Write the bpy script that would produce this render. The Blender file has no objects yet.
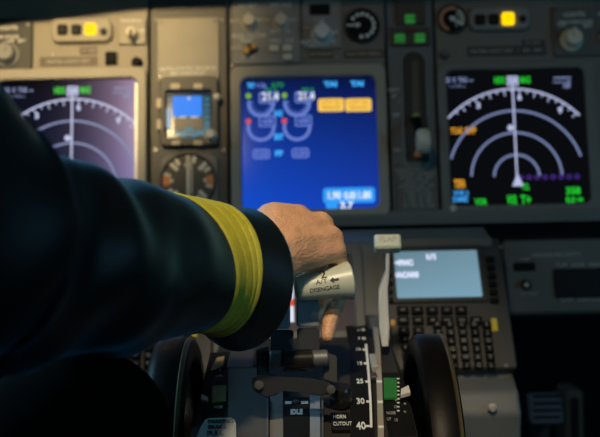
import bpy, bmesh, math, random
from mathutils import Matrix, Vector
random.seed(7)
R = math.radians
scn = bpy.context.scene
COL = scn.collection
# ------------------------------------------------------------------ camera
CAMP = Vector((0, 0, 1.0))
CM = Matrix.Rotation(R(80), 4, 'X') @ Matrix.Rotation(R(-1.2), 4, 'Z')
FPX = 1000.0
def ray(px, py):
    return (CM.to_3x3() @ Vector(((px-300)/FPX, -(py-218.5)/FPX, -1.0)))
def W(px, py, d):
    return CAMP + ray(px, py)*d
cd = bpy.data.cameras.new('camera'); cam = bpy.data.objects.new('camera', cd); COL.objects.link(cam)
cam.matrix_world = Matrix.Translation(CAMP) @ CM
cd.sensor_width = 36; cd.lens = 60; cd.clip_start = 0.01
cd.dof.use_dof = True; cd.dof.focus_distance = 0.76; cd.dof.aperture_fstop = 6.1; cd.dof.aperture_blades = 7
scn.camera = cam
scn.view_settings.view_transform = 'Standard'; scn.view_settings.look = 'None'
scn.view_settings.exposure = 0; scn.view_settings.gamma = 1; scn.view_settings.use_curve_mapping = False

# ------------------------------------------------------------------ materials
MATS = {}
def mat(name, col, rough=.5, metal=0, noise=.12, scale=40, bump=0, bscale=200, coat=0, emit=None, es=0, sheen=0, spec=None, sss=0):
    if name in MATS: return MATS[name]
    m = bpy.data.materials.new(name); m.use_nodes = True
    nt = m.node_tree; b = nt.nodes['Principled BSDF']
    b.inputs['Roughness'].default_value = rough; b.inputs['Metallic'].default_value = metal
    if spec is not None: b.inputs['Specular IOR Level'].default_value = spec
    if coat: b.inputs['Coat Weight'].default_value = coat; b.inputs['Coat Roughness'].default_value = .08
    if sheen: b.inputs['Sheen Weight'].default_value = sheen; b.inputs['Sheen Roughness'].default_value = .4
    if sss: b.inputs['Subsurface Weight'].default_value = sss; b.inputs['Subsurface Radius'].default_value = (.006,.002,.001); b.inputs['Subsurface Scale'].default_value = .5
    tc = nt.nodes.new('ShaderNodeTexCoord')
    nz = nt.nodes.new('ShaderNodeTexNoise'); nz.inputs['Scale'].default_value = scale; nz.inputs['Detail'].default_value = 5
    nt.links.new(tc.outputs['Object'], nz.inputs['Vector'])
    rp = nt.nodes.new('ShaderNodeMix'); rp.data_type = 'RGBA'
    rp.inputs[6].default_value = tuple(c*(1-noise) for c in col[:3])+(1,)
    rp.inputs[7].default_value = tuple(min(1, c*(1+noise)) for c in col[:3])+(1,)
    nt.links.new(nz.outputs['Fac'], rp.inputs[0]); nt.links.new(rp.outputs[2], b.inputs['Base Color'])
    if bump:
        n2 = nt.nodes.new('ShaderNodeTexNoise'); n2.inputs['Scale'].default_value = bscale; n2.inputs['Detail'].default_value = 4
        nt.links.new(tc.outputs['Object'], n2.inputs['Vector'])
        bp = nt.nodes.new('ShaderNodeBump'); bp.inputs['Strength'].default_value = bump; bp.inputs['Distance'].default_value = .001
        nt.links.new(n2.outputs['Fac'], bp.inputs['Height']); nt.links.new(bp.outputs['Normal'], b.inputs['Normal'])
    if emit:
        b.inputs['Emission Color'].default_value = tuple(emit[:3])+(1,); b.inputs['Emission Strength'].default_value = es
    MATS[name] = m
    return m
def glow(name, col, s=1.0):
    return mat('glow_'+name, tuple(.05*c for c in col), .4, emit=col, es=s, spec=.1)
def screen_grad(name, stops, rough=.2, spec=.5, power=1.0):
    """A lit screen: its emission runs from colour to colour across its own face (corner colours bl, br, tl, tr)."""
    m = mat(name, (.002,.002,.003), rough, spec=spec)
    nt = m.node_tree; b = nt.nodes['Principled BSDF']
    tc = nt.nodes.new('ShaderNodeTexCoord'); sp = nt.nodes.new('ShaderNodeSeparateXYZ'); nt.links.new(tc.outputs['Generated'], sp.inputs[0])
    def mix(a, c, fac):
        n = nt.nodes.new('ShaderNodeMix'); n.data_type = 'RGBA'
        for i, v in ((6, a), (7, c)):
            if isinstance(v, tuple): n.inputs[i].default_value = v+(1,)
            else: nt.links.new(v, n.inputs[i])
        nt.links.new(fac, n.inputs[0]); return n.outputs[2]
    pw = nt.nodes.new('ShaderNodeMath'); pw.operation = 'POWER'; pw.inputs[1].default_value = power; nt.links.new(sp.outputs[0], pw.inputs[0])
    lo = mix(stops[0], stops[1], pw.outputs[0]); hi = mix(stops[2], stops[3], pw.outputs[0])
    c = mix(lo, hi, sp.outputs[1])
    nt.links.new(c, b.inputs['Emission Color']); b.inputs['Emission Strength'].default_value = 1
    return m
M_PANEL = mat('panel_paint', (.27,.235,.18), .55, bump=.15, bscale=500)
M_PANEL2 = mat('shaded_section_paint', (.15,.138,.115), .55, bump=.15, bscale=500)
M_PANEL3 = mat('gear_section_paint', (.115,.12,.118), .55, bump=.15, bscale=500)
M_BEZEL = mat('bezel_paint', (.30,.265,.205), .5, bump=.1, bscale=500)
M_DARKP = mat('dark_panel_paint', (.10,.095,.085), .55, bump=.15, bscale=500)
M_GREYP = mat('grey_paint', (.21,.21,.20), .5, bump=.15, bscale=400)
M_BLACK = mat('black_plastic', (.008,.008,.008), .6, spec=.1)
M_BLKGL = mat('black_gloss', (.012,.011,.010), .25)
M_RUBBER = mat('black_rubber', (.003,.0028,.0026), .42, bump=.1, bscale=300, spec=.15)
M_CREAM = mat('cream_plastic', (.62,.55,.42), .4)
M_WHITEP = mat('white_plastic', (.62,.62,.57), .4)
M_TANB = mat('tan_button', (.50,.40,.25), .45)
M_BROWN = mat('brown_placard', (.07,.045,.025), .5)
M_PLAC = mat('dark_placard', (.045,.04,.035), .5)
M_LETW = mat('white_lettering', (.75,.75,.70), .5)
M_LETG = mat('grey_lettering', (.42,.40,.36), .5)
M_LETK = mat('black_lettering', (.01,.01,.01), .5)
M_SCREW = mat('screw_metal', (.25,.24,.22), .35, metal=.8)
M_STEEL = mat('worn_steel', (.13,.14,.15), .5, metal=.5)
M_ORANGE = mat('orange_paint', (.75,.22,.05), .5)
M_AMBERM = mat('amber_paint', (.80,.42,.10), .45)
M_GREENB = mat('green_band', (.02,.17,.03), .45)
M_HANDLE = mat('handle_ivory', (.50,.54,.44), .35, noise=.06, bump=.05, bscale=300)
M_LEVER = mat('lever_blue_grey', (.17,.20,.23), .45)
M_QUAD = mat('quadrant_grey', (.065,.064,.060), .6, spec=.2, bump=.15, bscale=300)
M_SLOT = mat('slot_tan', (.30,.28,.23), .5)
M_PURPLE = mat('dim_screen', (.03,.024,.027), .25, emit=(.030,.022,.026), es=.7)

# ------------------------------------------------------------------ mesh building
class MB:
    def __init__(s): s.bm = bmesh.new()
    def loop(s, pts): return [s.bm.verts.new(p) for p in pts]
    def bridge(s, a, b):
        n = len(a)
        for i in range(n):
            s.bm.faces.new((a[i], a[(i+1) % n], b[(i+1) % n], b[i]))
    def face(s, l): s.bm.faces.new(l)
    def prism(s, pts, w0, w1, ch=0, inner=None):
        a = s.loop([(x, y, w0) for x, y in pts])
        if ch and inner:
            b = s.loop([(x, y, w1-ch) for x, y in pts]); c = s.loop([(x, y, w1) for x, y in inner])
            s.bridge(a, b); s.bridge(b, c); s.face(c)
        else:
            b = s.loop([(x, y, w1) for x, y in pts]); s.bridge(a, b); s.face(b)
        s.face(list(reversed(a)))
        return s
    def rbox(s, u0, v0, u1, v1, w0, w1, r=0.0, ch=0.0):
        u0, u1 = min(u0,u1), max(u0,u1); v0, v1 = min(v0,v1), max(v0,v1)
        r = max(min(r, (u1-u0)/2.01, (v1-v0)/2.01), 1e-4); ch = min(ch, r*.9+1e-4, (u1-u0)/3, (v1-v0)/3, abs(w1-w0)*.9)
        if ch > 0:
            return s.prism(rrect(u0,v0,u1,v1,r), w0, w1, ch, rrect(u0+ch,v0+ch,u1-ch,v1-ch,max(r-ch,1e-5)))
        return s.prism(rrect(u0,v0,u1,v1,r), w0, w1)
    def bezel(s, o, i, ro, ri, w0, w1, wi, ch=.001):
        O = rrect(*o, ro); O2 = rrect(o[0]+ch,o[1]+ch,o[2]-ch,o[3]-ch,max(ro-ch,1e-4)); I = rrect(*i, ri)
        I0 = rrect(i[0]-ch,i[1]-ch,i[2]+ch,i[3]+ch,ri+ch)
        L = [s.loop([(x,y,w) for x,y in P]) for P, w in ((O,w0),(O,w1-ch),(O2,w1),(I0,w1),(I,w1-ch),(I,wi))]
        for a, b in zip(L, L[1:]): s.bridge(a, b)
        b0 = s.loop([(x,y,w0) for x,y in I]); s.bridge(L[-1], b0); s.bridge(b0, L[0])
        return s
    def lathe(s, prof, c=(0,0,0), axis='w', seg=32, caps=True):
        L = []
        for r, w in prof:
            pts = []
            for k in range(seg):
                a = 2*math.pi*k/seg; x, y = r*math.cos(a), r*math.sin(a)
                if axis == 'w': p = (c[0]+x, c[1]+y, c[2]+w)
                elif axis == 'u': p = (c[0]+w, c[1]+x, c[2]+y)
                else: p = (c[0]+x, c[1]+w, c[2]+y)
                pts.append(p)
            L.append(s.loop(pts))
        for a, b in zip(L, L[1:]): s.bridge(a, b)
        if caps: s.face(list(reversed(L[0]))); s.face(L[-1])
        return s
    def arc(s, cu, cv, r0, r1, a0, a1, w0, w1, seg=48):
        P = [(cu+r1*math.cos(R(a0+(a1-a0)*k/seg)), cv+r1*math.sin(R(a0+(a1-a0)*k/seg))) for k in range(seg+1)]
        Q = [(cu+r0*math.cos(R(a0+(a1-a0)*k/seg)), cv+r0*math.sin(R(a0+(a1-a0)*k/seg))) for k in range(seg+1)]
        n = seg+1
        pb = [s.bm.verts.new((x,y,w0)) for x,y in P]; pt = [s.bm.verts.new((x,y,w1)) for x,y in P]
        qb = [s.bm.verts.new((x,y,w0)) for x,y in Q]; qt = [s.bm.verts.new((x,y,w1)) for x,y in Q]
        for k in range(seg):
            s.face((pt[k],pt[k+1],qt[k+1],qt[k])); s.face((pb[k+1],pb[k],qb[k],qb[k+1]))
            s.face((pb[k],pb[k+1],pt[k+1],pt[k])); s.face((qt[k],qt[k+1],qb[k+1],qb[k]))
        s.face((pb[0],pt[0],qt[0],qb[0])); s.face((pb[-1],qb[-1],qt[-1],pt[-1]))
        return s
    def bar(s, a, b, wd, w0, w1):
        a = Vector(a); b = Vector(b); d = (b-a).normalized(); n = Vector((-d.y, d.x))*wd/2
        return s.prism([tuple(a-n), tuple(b-n), tuple(b+n), tuple(a+n)], w0, w1)
    def hull_capsule(s, p, q, r0, r1, seg=10):
        tb = bmesh.new()
        for c, r in ((Vector(p), r0), (Vector(q), r1)):
            bmesh.ops.create_icosphere(tb, subdivisions=2, radius=r, matrix=Matrix.Translation(c))
        res = bmesh.ops.convex_hull(tb, input=tb.verts)
        bmesh.ops.delete(tb, geom=list(set([e for e in res['geom_interior']+res['geom_unused'] if isinstance(e, bmesh.types.BMVert)])), context='VERTS')
        me = bpy.data.meshes.new('t'); tb.to_mesh(me); tb.free(); s.bm.from_mesh(me); bpy.data.meshes.remove(me)
        return s
    def tube(s, pts, r, seg=12):
        pts = [Vector(p) for p in pts]; L = []
        rr = r if isinstance(r, (list, tuple)) else [r]*len(pts)
        up = Vector((.3,.2,1)).normalized()
        for k, p in enumerate(pts):
            d = (pts[min(k+1,len(pts)-1)]-pts[max(k-1,0)]).normalized()
            x = d.cross(up).normalized(); y = d.cross(x)
            L.append(s.loop([p+rr[k]*(math.cos(2*math.pi*j/seg)*x+math.sin(2*math.pi*j/seg)*y) for j in range(seg)]))
        for a, b in zip(L, L[1:]): s.bridge(a, b)
        s.face(list(reversed(L[0]))); s.face(L[-1])
        return s
    def text(s, body, c, size, w=0.0, align='CENTER', sx=1.0, bold=0.0, depth=.0002):
        cu = bpy.data.curves.new('t', 'FONT'); cu.body = body; cu.size = size; cu.align_x = align; cu.align_y = 'CENTER'
        cu.extrude = depth; cu.offset = bold; cu.resolution_u = 3
        o = bpy.data.objects.new('t', cu); COL.objects.link(o)
        dg = bpy.context.evaluated_depsgraph_get(); me = bpy.data.meshes.new_from_object(o.evaluated_get(dg))
        me.transform(Matrix.Translation((c[0], c[1], w)) @ Matrix.Diagonal((sx,1,1,1)))
        s.bm.from_mesh(me); bpy.data.meshes.remove(me); bpy.data.objects.remove(o); bpy.data.curves.remove(cu)
        return s
    def fit(s, body, rc, w, depth=.0002, bold=.04):
        '''lettering scaled to fill the rectangle rc = (u0, v0, u1, v1)'''
        tb = MB(); tb.text(body, (0,0), 1.0, 0, bold=bold, depth=0)
        xs = [v.co.x for v in tb.bm.verts]; ys = [v.co.y for v in tb.bm.verts]
        fx = (rc[2]-rc[0])/(max(xs)-min(xs)); fy = (rc[3]-rc[1])/(max(ys)-min(ys))
        for v in tb.bm.verts: v.co = Vector((rc[0]+(v.co.x-min(xs))*fx, rc[1]+(v.co.y-min(ys))*fy, w+depth))
        me = bpy.data.meshes.new('t'); tb.bm.to_mesh(me); tb.bm.free(); s.bm.from_mesh(me); bpy.data.meshes.remove(me)
        return s
    def build(s, name, m, parent=None, smooth=False, warp=None, xf=None, recalc=True):
        if warp:
            for v in s.bm.verts: v.co = warp(v.co)
        if xf:
            bmesh.ops.transform(s.bm, matrix=xf, verts=s.bm.verts)
        if recalc: bmesh.ops.recalc_face_normals(s.bm, faces=s.bm.faces)
        me = bpy.data.meshes.new(name); s.bm.to_mesh(me); s.bm.free()
        o = bpy.data.objects.new(name, me); COL.objects.link(o)
        me.materials.append(m)
        if smooth:
            for p in me.polygons: p.use_smooth = True
            try: me.set_sharp_from_angle(angle=R(smooth if smooth > 1 else 35))
            except Exception: pass
        if parent is not None: o.parent = parent
        return o
def rrect(u0, v0, u1, v1, r, n=5):
    pts = []
    for cx, cy, a0 in ((u1-r, v1-r, 0), (u0+r, v1-r, 90), (u0+r, v0+r, 180), (u1-r, v0+r, 270)):
        for k in range(n+1):
            a = R(a0+90*k/n); pts.append((cx+r*math.cos(a), cy+r*math.sin(a)))
    return pts
def frame(origin, normal, up=(0,0,1)):
    w = Vector(normal).normalized(); u = Vector(up).cross(w).normalized(); v = w.cross(u)
    M = Matrix((u, v, w)).transposed().to_4x4(); M.translation = Vector(origin); return M
def hit(F, px, py, w=0.0):
    I = F.inverted(); o = I @ CAMP; d = I.to_3x3() @ ray(px, py)
    t = (w-o.z)/d.z; p = o+d*t
    return p.x, p.y
class Thing:
    """An Empty at the thing's place, with the thing's own axes (u right, v up, w out)."""
    def __init__(s, name, label, cat, F, px=None, py=None, group=None, kind=None):
        s.F = F.copy()
        if px is not None:
            u, v = hit(F, px, py); s.F.translation = F @ Vector((u, v, 0))
        s.o = bpy.data.objects.new(name, None); COL.objects.link(s.o); s.o.empty_display_size = .02
        s.o.matrix_world = s.F; s.o['label'] = label; s.o['category'] = cat
        if group: s.o['group'] = group
        if kind: s.o['kind'] = kind
    def uv(s, px, py, w=0.0): return hit(s.F, px, py, w)
    def rc(s, x0, y0, x1, y1, w=0.0):
        ym = (y0+y1)/2; xm = (x0+x1)/2
        return (s.uv(x0,ym,w)[0], s.uv(xm,y1,w)[1], s.uv(x1,ym,w)[0], s.uv(xm,y0,w)[1])
    def px(s, n): return n*(CAMP-s.F.translation).length/FPX
    def box(s, name, x0, y0, x1, y1, w0, w1, m, r=.001, ch=.0006, parent=None):
        return MB().rbox(*s.rc(x0,y0,x1,y1,max(w0,w1)), w0, w1, r, ch).build(name, m, parent or s.o)
    def knob(s, name, x, y, rpx, h, m, w0=0, parent=None, mark=True):
        u, v = s.uv(x, y, w0+h); r = s.px(rpx)
        b = MB(); b.lathe([(r*1.25,w0),(r*1.25,w0+h*.2),(r*1.0,w0+h*.28),(r*.92,w0+h*.9),(r*.8,w0+h)], (u,v,0), seg=24)
        if mark: b.rbox(u-r*.16, v, u+r*.16, v+r*.95, w0+h*.98, w0+h*1.12, r*.1, 0)
        return b.build(name, m, parent or s.o, smooth=True)
    def screws(s, pts, rpx=1.6, w=.0, h=.0012):
        for x, y in pts:
            u, v = s.uv(x, y, w); r = s.px(rpx)
            b = MB(); b.lathe([(r,w),(r,w+h*.6),(r*.7,w+h)], (u,v,0), seg=14); b.rbox(u-r*.7,v-r*.12,u+r*.7,v+r*.12,w+h*.9,w+h*1.1)
            b.build('screw', M_SCREW, s.o, smooth=True)
    def text(s, name, items, m, w, parent=None, depth=.0002, bold=0.0):
        for it in items:
            b = MB()
            body, x, y, hpx = it[:4]; al = it[4] if len(it) > 4 else 'CENTER'; sx = it[5] if len(it) > 5 else 1.0
            u, v = s.uv(x, y, w); b.text(body, (u, v), s.px(hpx)*1.42, w, al, sx, bold*s.px(hpx), depth)
            r_ = b.build(name, m, parent or s.o)
        return r_
def struct(o, label=None, cat=None):
    o['kind'] = 'structure'
    if label: o['label'] = label
    if cat: o['category'] = cat
    return o
def tag(o, label, cat, group=None, kind=None):
    o['label'] = label; o['category'] = cat
    if group: o['group'] = group
    if kind: o['kind'] = kind
    return o
def copy_tree(o, parent=None):
    c = o.copy(); COL.objects.link(c)
    if parent is not None: c.parent = parent
    for ch in list(o.children): copy_tree(ch, c)
    return c
def wbox(name, x0, x1, y0, y1, z0, z1, m, bev=0.0):
    b = MB(); b.rbox(x0, y0, x1, y1, z0, z1, bev, bev); return b.build(name, m)

# ------------------------------------------------------------------ room shell
Z = CAMP.z
M_CARPET = mat('carpet', (.02,.021,.024), .9, noise=.4, scale=200, bump=.5, bscale=600)
M_WALL = mat('sidewall_lining', (.09,.085,.075), .7, bump=.2)
struct(wbox('floor', -1.25, 1.25, -1.2, 1.75, -.05, 0, M_CARPET), 'dark carpeted cockpit floor under the seats', 'floor')
struct(wbox('wall_left', -1.25, -1.15, -1.2, 1.75, -.02, .80, M_WALL), 'grey cockpit side wall on the captain side', 'wall')
struct(wbox('wall_right', 1.15, 1.25, -1.2, 1.75, -.02, .80, M_WALL), 'grey cockpit side wall on the first officer side', 'wall')
struct(wbox('wall_front', -1.25, 1.25, 1.60, 1.70, -.02, 1.0, M_BLACK), 'black bulkhead behind the instrument panel', 'wall')

# ------------------------------------------------------------------ main instrument panel: the plane everything is mounted on
TILT = 18
FP = frame(W(300,140,1.2), (0, -math.cos(R(TILT)), math.sin(R(TILT))))
def panel_section(label, x0, x1, m=M_PANEL, y0=-34, y1=213, hole=None):
    t = Thing('instrument_panel', label, 'panel', FP, (x0+x1)/2, (y0+y1)/2)
    u0 = hit(FP, x0, 120)[0]; u1 = hit(FP, x1, 120)[0]; v0 = hit(FP, 300, y1)[1]; v1 = hit(FP, 300, y0)[1]
    ou, ov = hit(FP, (x0+x1)/2, (y0+y1)/2)
    o = (u0-ou+.001, v0-ov, u1-ou-.001, v1-ov)
    if hole: MB().bezel(o, t.rc(*hole), .002, .008, -.02, 0, -.019, .001).build('panel_plate', m, t.o)
    else: MB().rbox(*o, -.02, 0, .002, .001).build('panel_plate', m, t.o)
    return t
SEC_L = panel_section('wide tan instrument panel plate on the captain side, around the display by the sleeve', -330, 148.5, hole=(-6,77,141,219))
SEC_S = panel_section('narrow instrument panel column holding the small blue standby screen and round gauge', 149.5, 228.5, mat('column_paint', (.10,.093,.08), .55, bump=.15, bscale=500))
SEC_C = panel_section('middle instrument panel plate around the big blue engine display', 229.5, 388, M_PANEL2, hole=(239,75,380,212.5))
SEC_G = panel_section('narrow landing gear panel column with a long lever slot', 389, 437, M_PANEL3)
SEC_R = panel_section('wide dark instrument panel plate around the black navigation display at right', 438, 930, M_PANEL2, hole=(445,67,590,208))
SEC_S.screws([(156,20),(222,20),(156,150),(224,150)], 1.6); SEC_C.screws([(336,57),(234,57),(233,66)], 2.2)
SEC_L.screws([(52,54),(143,75)], 1.5); SEC_R.screws([(460,54),(549,60),(444,100)], 1.5)

# --- navigation displays --------------------------------------------------
G_WHITE = glow('nav_white', (.62,.68,1.0), .75); G_RING = glow('nav_ring', (.29,.36,.66), .62)
G_GREEN = glow('green', (.02,.80,.04), .72); G_AMBER = glow('amber', (.95,.42,.03), .75)
G_CYAN = glow('cyan', (.06,.40,1.0), .85); G_PURP = glow('purple', (.16,.06,.60), .42)
M_SCR_ND = mat('nav_screen', (.004,.004,.005), .10, spec=.15, emit=(.02,.022,.03), es=.12)
M_SCR_NDL = screen_grad('nav_screen_haze', ((.008,.014,.05),(.26,.23,.50),(.001,.001,.004),(.40,.27,.42)), .14, .02, 4.2)  # lamp reflection and violet haze painted into the screen's emission
def nav_display(label, cx, cy, x0, y0, x1, y1, bx, scr, amber):
    t = Thing('navigation_display', label, 'display', FP, (x0+x1)/2, (y0+y1)/2)
    o = t.rc(*bx); i = t.rc(x0, y0, x1, y1)
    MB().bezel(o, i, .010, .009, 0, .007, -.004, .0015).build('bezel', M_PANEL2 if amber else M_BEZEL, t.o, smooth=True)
    if not amber:
        MB().rbox(*t.rc(135.2, 84, 138.8, 212), -.003, .0062, .0012, .001).build('edge_glint', mat('glint_ivory', (.85,.78,.62), .3), t.o)  # pale bar stands in for the bright reflection along the bezel edge
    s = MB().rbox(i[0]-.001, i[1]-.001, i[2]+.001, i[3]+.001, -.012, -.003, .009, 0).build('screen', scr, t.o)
    w = -.0029
    c = t.uv(cx, cy, w); k = t.px(1.0)
    b = MB()
    for r, a in ((22, 2), (44, 2), (66, 17)):
        b.arc(c[0], c[1], k*(r-1.1), k*(r+1.1), a, 180-a, w, w+.0003, 40)
    b.build('range_rings', G_RING, s)
    b = MB(); b.arc(c[0], c[1], k*87, k*88.8, 43, 137, w, w+.0003, 48)
    for j in range(-9, 9):
        a = R(90-(j*5+4.5)); L = 6.5 if j % 2 == 0 else 4; d = Vector((math.cos(a), math.sin(a)))
        b.bar(Vector(c)+d*k*(88-L), Vector(c)+d*k*88, k*1.1, w, w+.0003)
    for dg_, tx in ((-25.5,'3'),(4.7,'6'),(35,'9')):
        a = R(90-dg_); d = Vector((math.cos(a), math.sin(a))); p = Vector(c)+d*k*79.5
        b.text(tx, (p.x, p.y), k*8, w, bold=k*.45)
    b.build('compass_arc', G_WHITE, s)
    b = MB(); b.bar((c[0], c[1]), (c[0]+k*.2, c[1]+k*98), k*1.7, w+.0002, w+.0005)
    b.lathe([(k*3,0),(k*3,.0004)], (c[0]-k*4, c[1]+k*49, w+.0002), seg=12)
    tri = [(c[0]-k*5, c[1]-k*9), (c[0]+k*6, c[1]-k*9), (c[0]+k*.5, c[1]+k*4)]
    b.prism(tri, w+.0002, w+.0005)
    b.build('track_line', G_WHITE, s)
    def rc(dx0, dy0, dx1, dy1): return (c[0]+k*dx0, c[1]-k*dy1, c[0]+k*dx1, c[1]-k*dy0)
    b = MB()
    b.fit('HDG', rc(-17.5,-100.5,-7,-93.5), w); b.build('heading_mode', G_GREEN, s); b = MB(); b.fit('MAG', rc(8,-100.5,18,-93.5), w); b.build('heading_mode', G_GREEN, s)
    b = MB(); 
    bo = rc(-5, -101, 6, -91)
    b.bezel((bo[0],bo[1],bo[2],bo[3]), (bo[0]+k*1.3,bo[1]+k*1.3,bo[2]-k*1.3,bo[3]-k*1.3), k*.6, k*.3, w, w+.0003, w, k*.1)
    b.text('358', (c[0]+k*.6, c[1]+k*96), k*7.5, w, sx=.8, bold=k*.4)
    b.build('heading_box', G_WHITE, s)
    for tx, q_ in (('GS  0  TAS ---', (-67,-101,-38,-95.5)), ('---\u00b0/---', (-62,-93.5,-46,-90.5)), ('-----', (41,-99,58,-97.3)), ('----.-z', (40,-95.5,58,-92)), ('NM', (50,-92,56.5,-87.5))):
        b = MB(); b.fit(tx, rc(*q_), w); b.build('flight_data', G_RING, s)
    if amber:
        for tx, q_ in (('TCAS', (450.5,127.5,462.5,134)), ('OFF', (464.5,127,476,134)), ('TERR', (454,179.5,465.5,188))):
            MB().fit(tx, t.rc(*q_,w), w).build('amber_caption', G_AMBER, s)
        for tx, q_ in (('VOR 2', (453,190.5,468.5,195.5)), ('DME', (453,196.5,468,202))): MB().fit(tx, t.rc(*q_,w), w).build('cyan_caption', G_CYAN, s)
        for tx, x0_, y0_, x1_, y1_ in (('VOR',474.5,198.5,487,205),('WXR',507,195,517,204.5),('T+',520.5,195,531,204.5),('TCL',521.5,183.5,529.5,190),('358',566,187,580.5,194.5),('0.0',566,196.5,575,203),('NM',577,197.5,583,201.5)):
            MB().fit(tx, t.rc(x0_,y0_,x1_,y1_,w), w).build('green_caption', G_GREEN, s)
        for j in range(8):
            u, v = t.uv(521+j*8, 177.5-j*.15, w); MB().arc(u, v, k*1.4, k*2.5, 0, 359, w, w+.0003, 14).build('route_dot', G_PURP, s)
    return t
ND_L = nav_display('navigation display with violet reflected haze painted at its right edge, partly behind the sleeve', 71, 187.5, -3, 80, 138, 216, (-14,69,147,224), M_SCR_NDL, False)
ND_R = nav_display('black navigation display with white arcs and green and amber captions', 517, 177, 448, 70, 587, 205, (439,62,599,216), M_SCR_ND, True)
u, v = ND_R.uv(453.5, 208.5, .007); MB().lathe([(.004,.006),(.004,.0075),(.002,.009)], (u,v,0), seg=16).build('light_sensor', M_CREAM, ND_R.o, smooth=True)
ND_R.box('seam_strip', 497.5, 207, 499, 217, .0066, .0075, M_PLAC)

# --- engine display --------------------------------------------------------
ED = Thing('engine_display', 'large blue engine display in the middle with two amber warning boxes', 'display', FP, 309, 143)
o = ED.rc(231, 66, 387.5, 219); i = ED.rc(241.5, 77.5, 377.5, 210)
MB().bezel(o, i, .012, .010, 0, .008, -.004, .0015).build('bezel', M_BEZEL, ED.o, smooth=True)
M_SCR_E = screen_grad('engine_screen', ((.004,.07,.60),(.010,.045,.40),(.003,.011,.07),(.002,.005,.04)), .10, .15)
es_ = MB().rbox(i[0]-.001, i[1]-.001, i[2]+.001, i[3]+.001, -.012, -.003, .010, 0).build('screen', M_SCR_E, ED.o)
w = -.0029; k = ED.px(1.0)
G_DIAL = glow('dial_lilac', (.16,.25,.75), .85); G_PALE = glow('pale', (.72,.80,1.0), .95); G_RED = glow('red', (.8,.10,.12), .8); G_BOX = glow('fuel_blue', (.03,.33,.95), 1.0)
G_AMB2 = glow('amber_box', (1.0,.60,.10), .95); G_CY2 = glow('cyan_tag', (.05,.42,1.0), 1.0)
for (x, y, r) in ((261,104,14),(297,103.5,14),(261,127.5,14.5),(297,127,14.5)):
    u, v = ED.uv(x, y, w); b = MB()
    b.arc(u, v, k*(r-3.4), k*(r-.2), 165, 368, w, w+.0003, 30)
    if y < 110:
        for a in range(170, 361, 27): d = Vector((math.cos(R(a)), math.sin(R(a)))); b.bar(Vector((u,v))+d*k*8, Vector((u,v))+d*k*11, k*1.2, w, w+.0003)
    q = (u-k*2, v+k*.5, u+k*15, v+k*12)
    b.bezel(q, (q[0]+k*1.6,q[1]+k*1.6,q[2]-k*1.6,q[3]-k*1.6), k*1.5, k*.6, w+.0002, w+.0004, w, k*.1)
    b.build('engine_dial', G_DIAL, es_)
    b = MB(); b.fit('21.4' if y < 110 else '438', (u+k*1, v+k*3.3, u+k*(18 if y < 110 else 12), v+k*(12 if y < 110 else 9)), w+.0003); b.build('dial_reading', G_PALE if y < 110 else G_DIAL, es_)
    b = MB(); b.lathe([(k*2.9,0),(k*2.9,.0004)], (u-k*12.5, v+k*(6.5 if y > 110 else 8.5), w+.0002), seg=12); b.build('limit_mark', G_RED if y > 110 else glow('lime', (.25,.60,.05), .7), es_)
for x, y in ((261.3,154),(300.5,153)):
    b = MB(); u, v = ED.uv(x, y, w); q = (u-k*8.7, v-k*5, u+k*8.7, v+k*5)
    b.bezel(q, (q[0]+k*1.6,q[1]+k*1.6,q[2]-k*1.6,q[3]-k*1.6), k*3, k*1.5, w, w+.0003, w, k*.1); b.fit('0.04', (u-k*6, v-k*2.6, u+k*6, v+k*2.6), w); b.build('flow_box', G_DIAL, es_)
for tx, x, y, hx, hy in (('N1',278.3,113.5,4,3.2),('EGT',279,136.8,4.6,3.2),('FF',279,153.3,4,3),('TAI',330.3,84,6.6,2.8),('TAI',357,83.6,6.6,2.8),('TAT',251,85.5,3.8,2.8)):
    MB().fit(tx, ED.rc(x-hx,y-hy,x+hx,y+hy,w), w, bold=.07).build('cyan_caption', G_CY2, es_)
b = MB(); b.fit('+12c', ED.rc(256,83,266.5,88,w), w); b.build('temperature_reading', G_DIAL, es_)
for tx, q_ in (('R-TO', (272,82.5,283.5,87.5)), ('98.2', (264,88.5,277,91)), ('98.2', (301,88,314,90.5))): MB().fit(tx, ED.rc(*q_,w), w).build('green_caption', glow('dim_green', (.02,.40,.06), .7), es_)
for x0, x1 in ((318,344),(345.2,371.5)):
    q = ED.rc(x0, 98.5, x1, 111.5, w)
    bx = MB().rbox(*q, w, w+.0003, .003, 0).build('warning_box', G_AMB2, es_)
    b = MB(); cx, cy = (q[0]+q[2])/2, (q[1]+q[3])/2
    b.text('LOW OIL', (cx, cy+k*2.8), k*5.2, w+.0006, sx=.9); b.text('PRESSURE', (cx, cy-k*2.8), k*5.2, w+.0006, sx=.78)
    b.build('warning_lettering', glow('amber_lettering', (.55,.30,.03), .9), bx)
q = ED.rc(323, 187.5, 375, 203, w); fb = MB().rbox(*q, w, w+.0003, .004, 0).build('fuel_box', G_BOX, es_)
q = ED.rc(326, 202.5, 338, 209, w); MB().rbox(*q, w, w+.0003, .003, 0).build('fuel_caption', G_BOX, es_)
for tx, x0_, y0_, x1_, y1_ in (('1.90',328,191.5,341,199.5),('0.00',344,191.5,356,199.5),('1.80',358.5,191,371,199),('3.7',340,201.5,353.5,209)): MB().fit(tx, ED.rc(x0_,y0_,x1_,y1_,w), w+.0006).build('fuel_reading', glow('fuel_white', (.75,.9,1.0), 1.0), es_)

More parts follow.
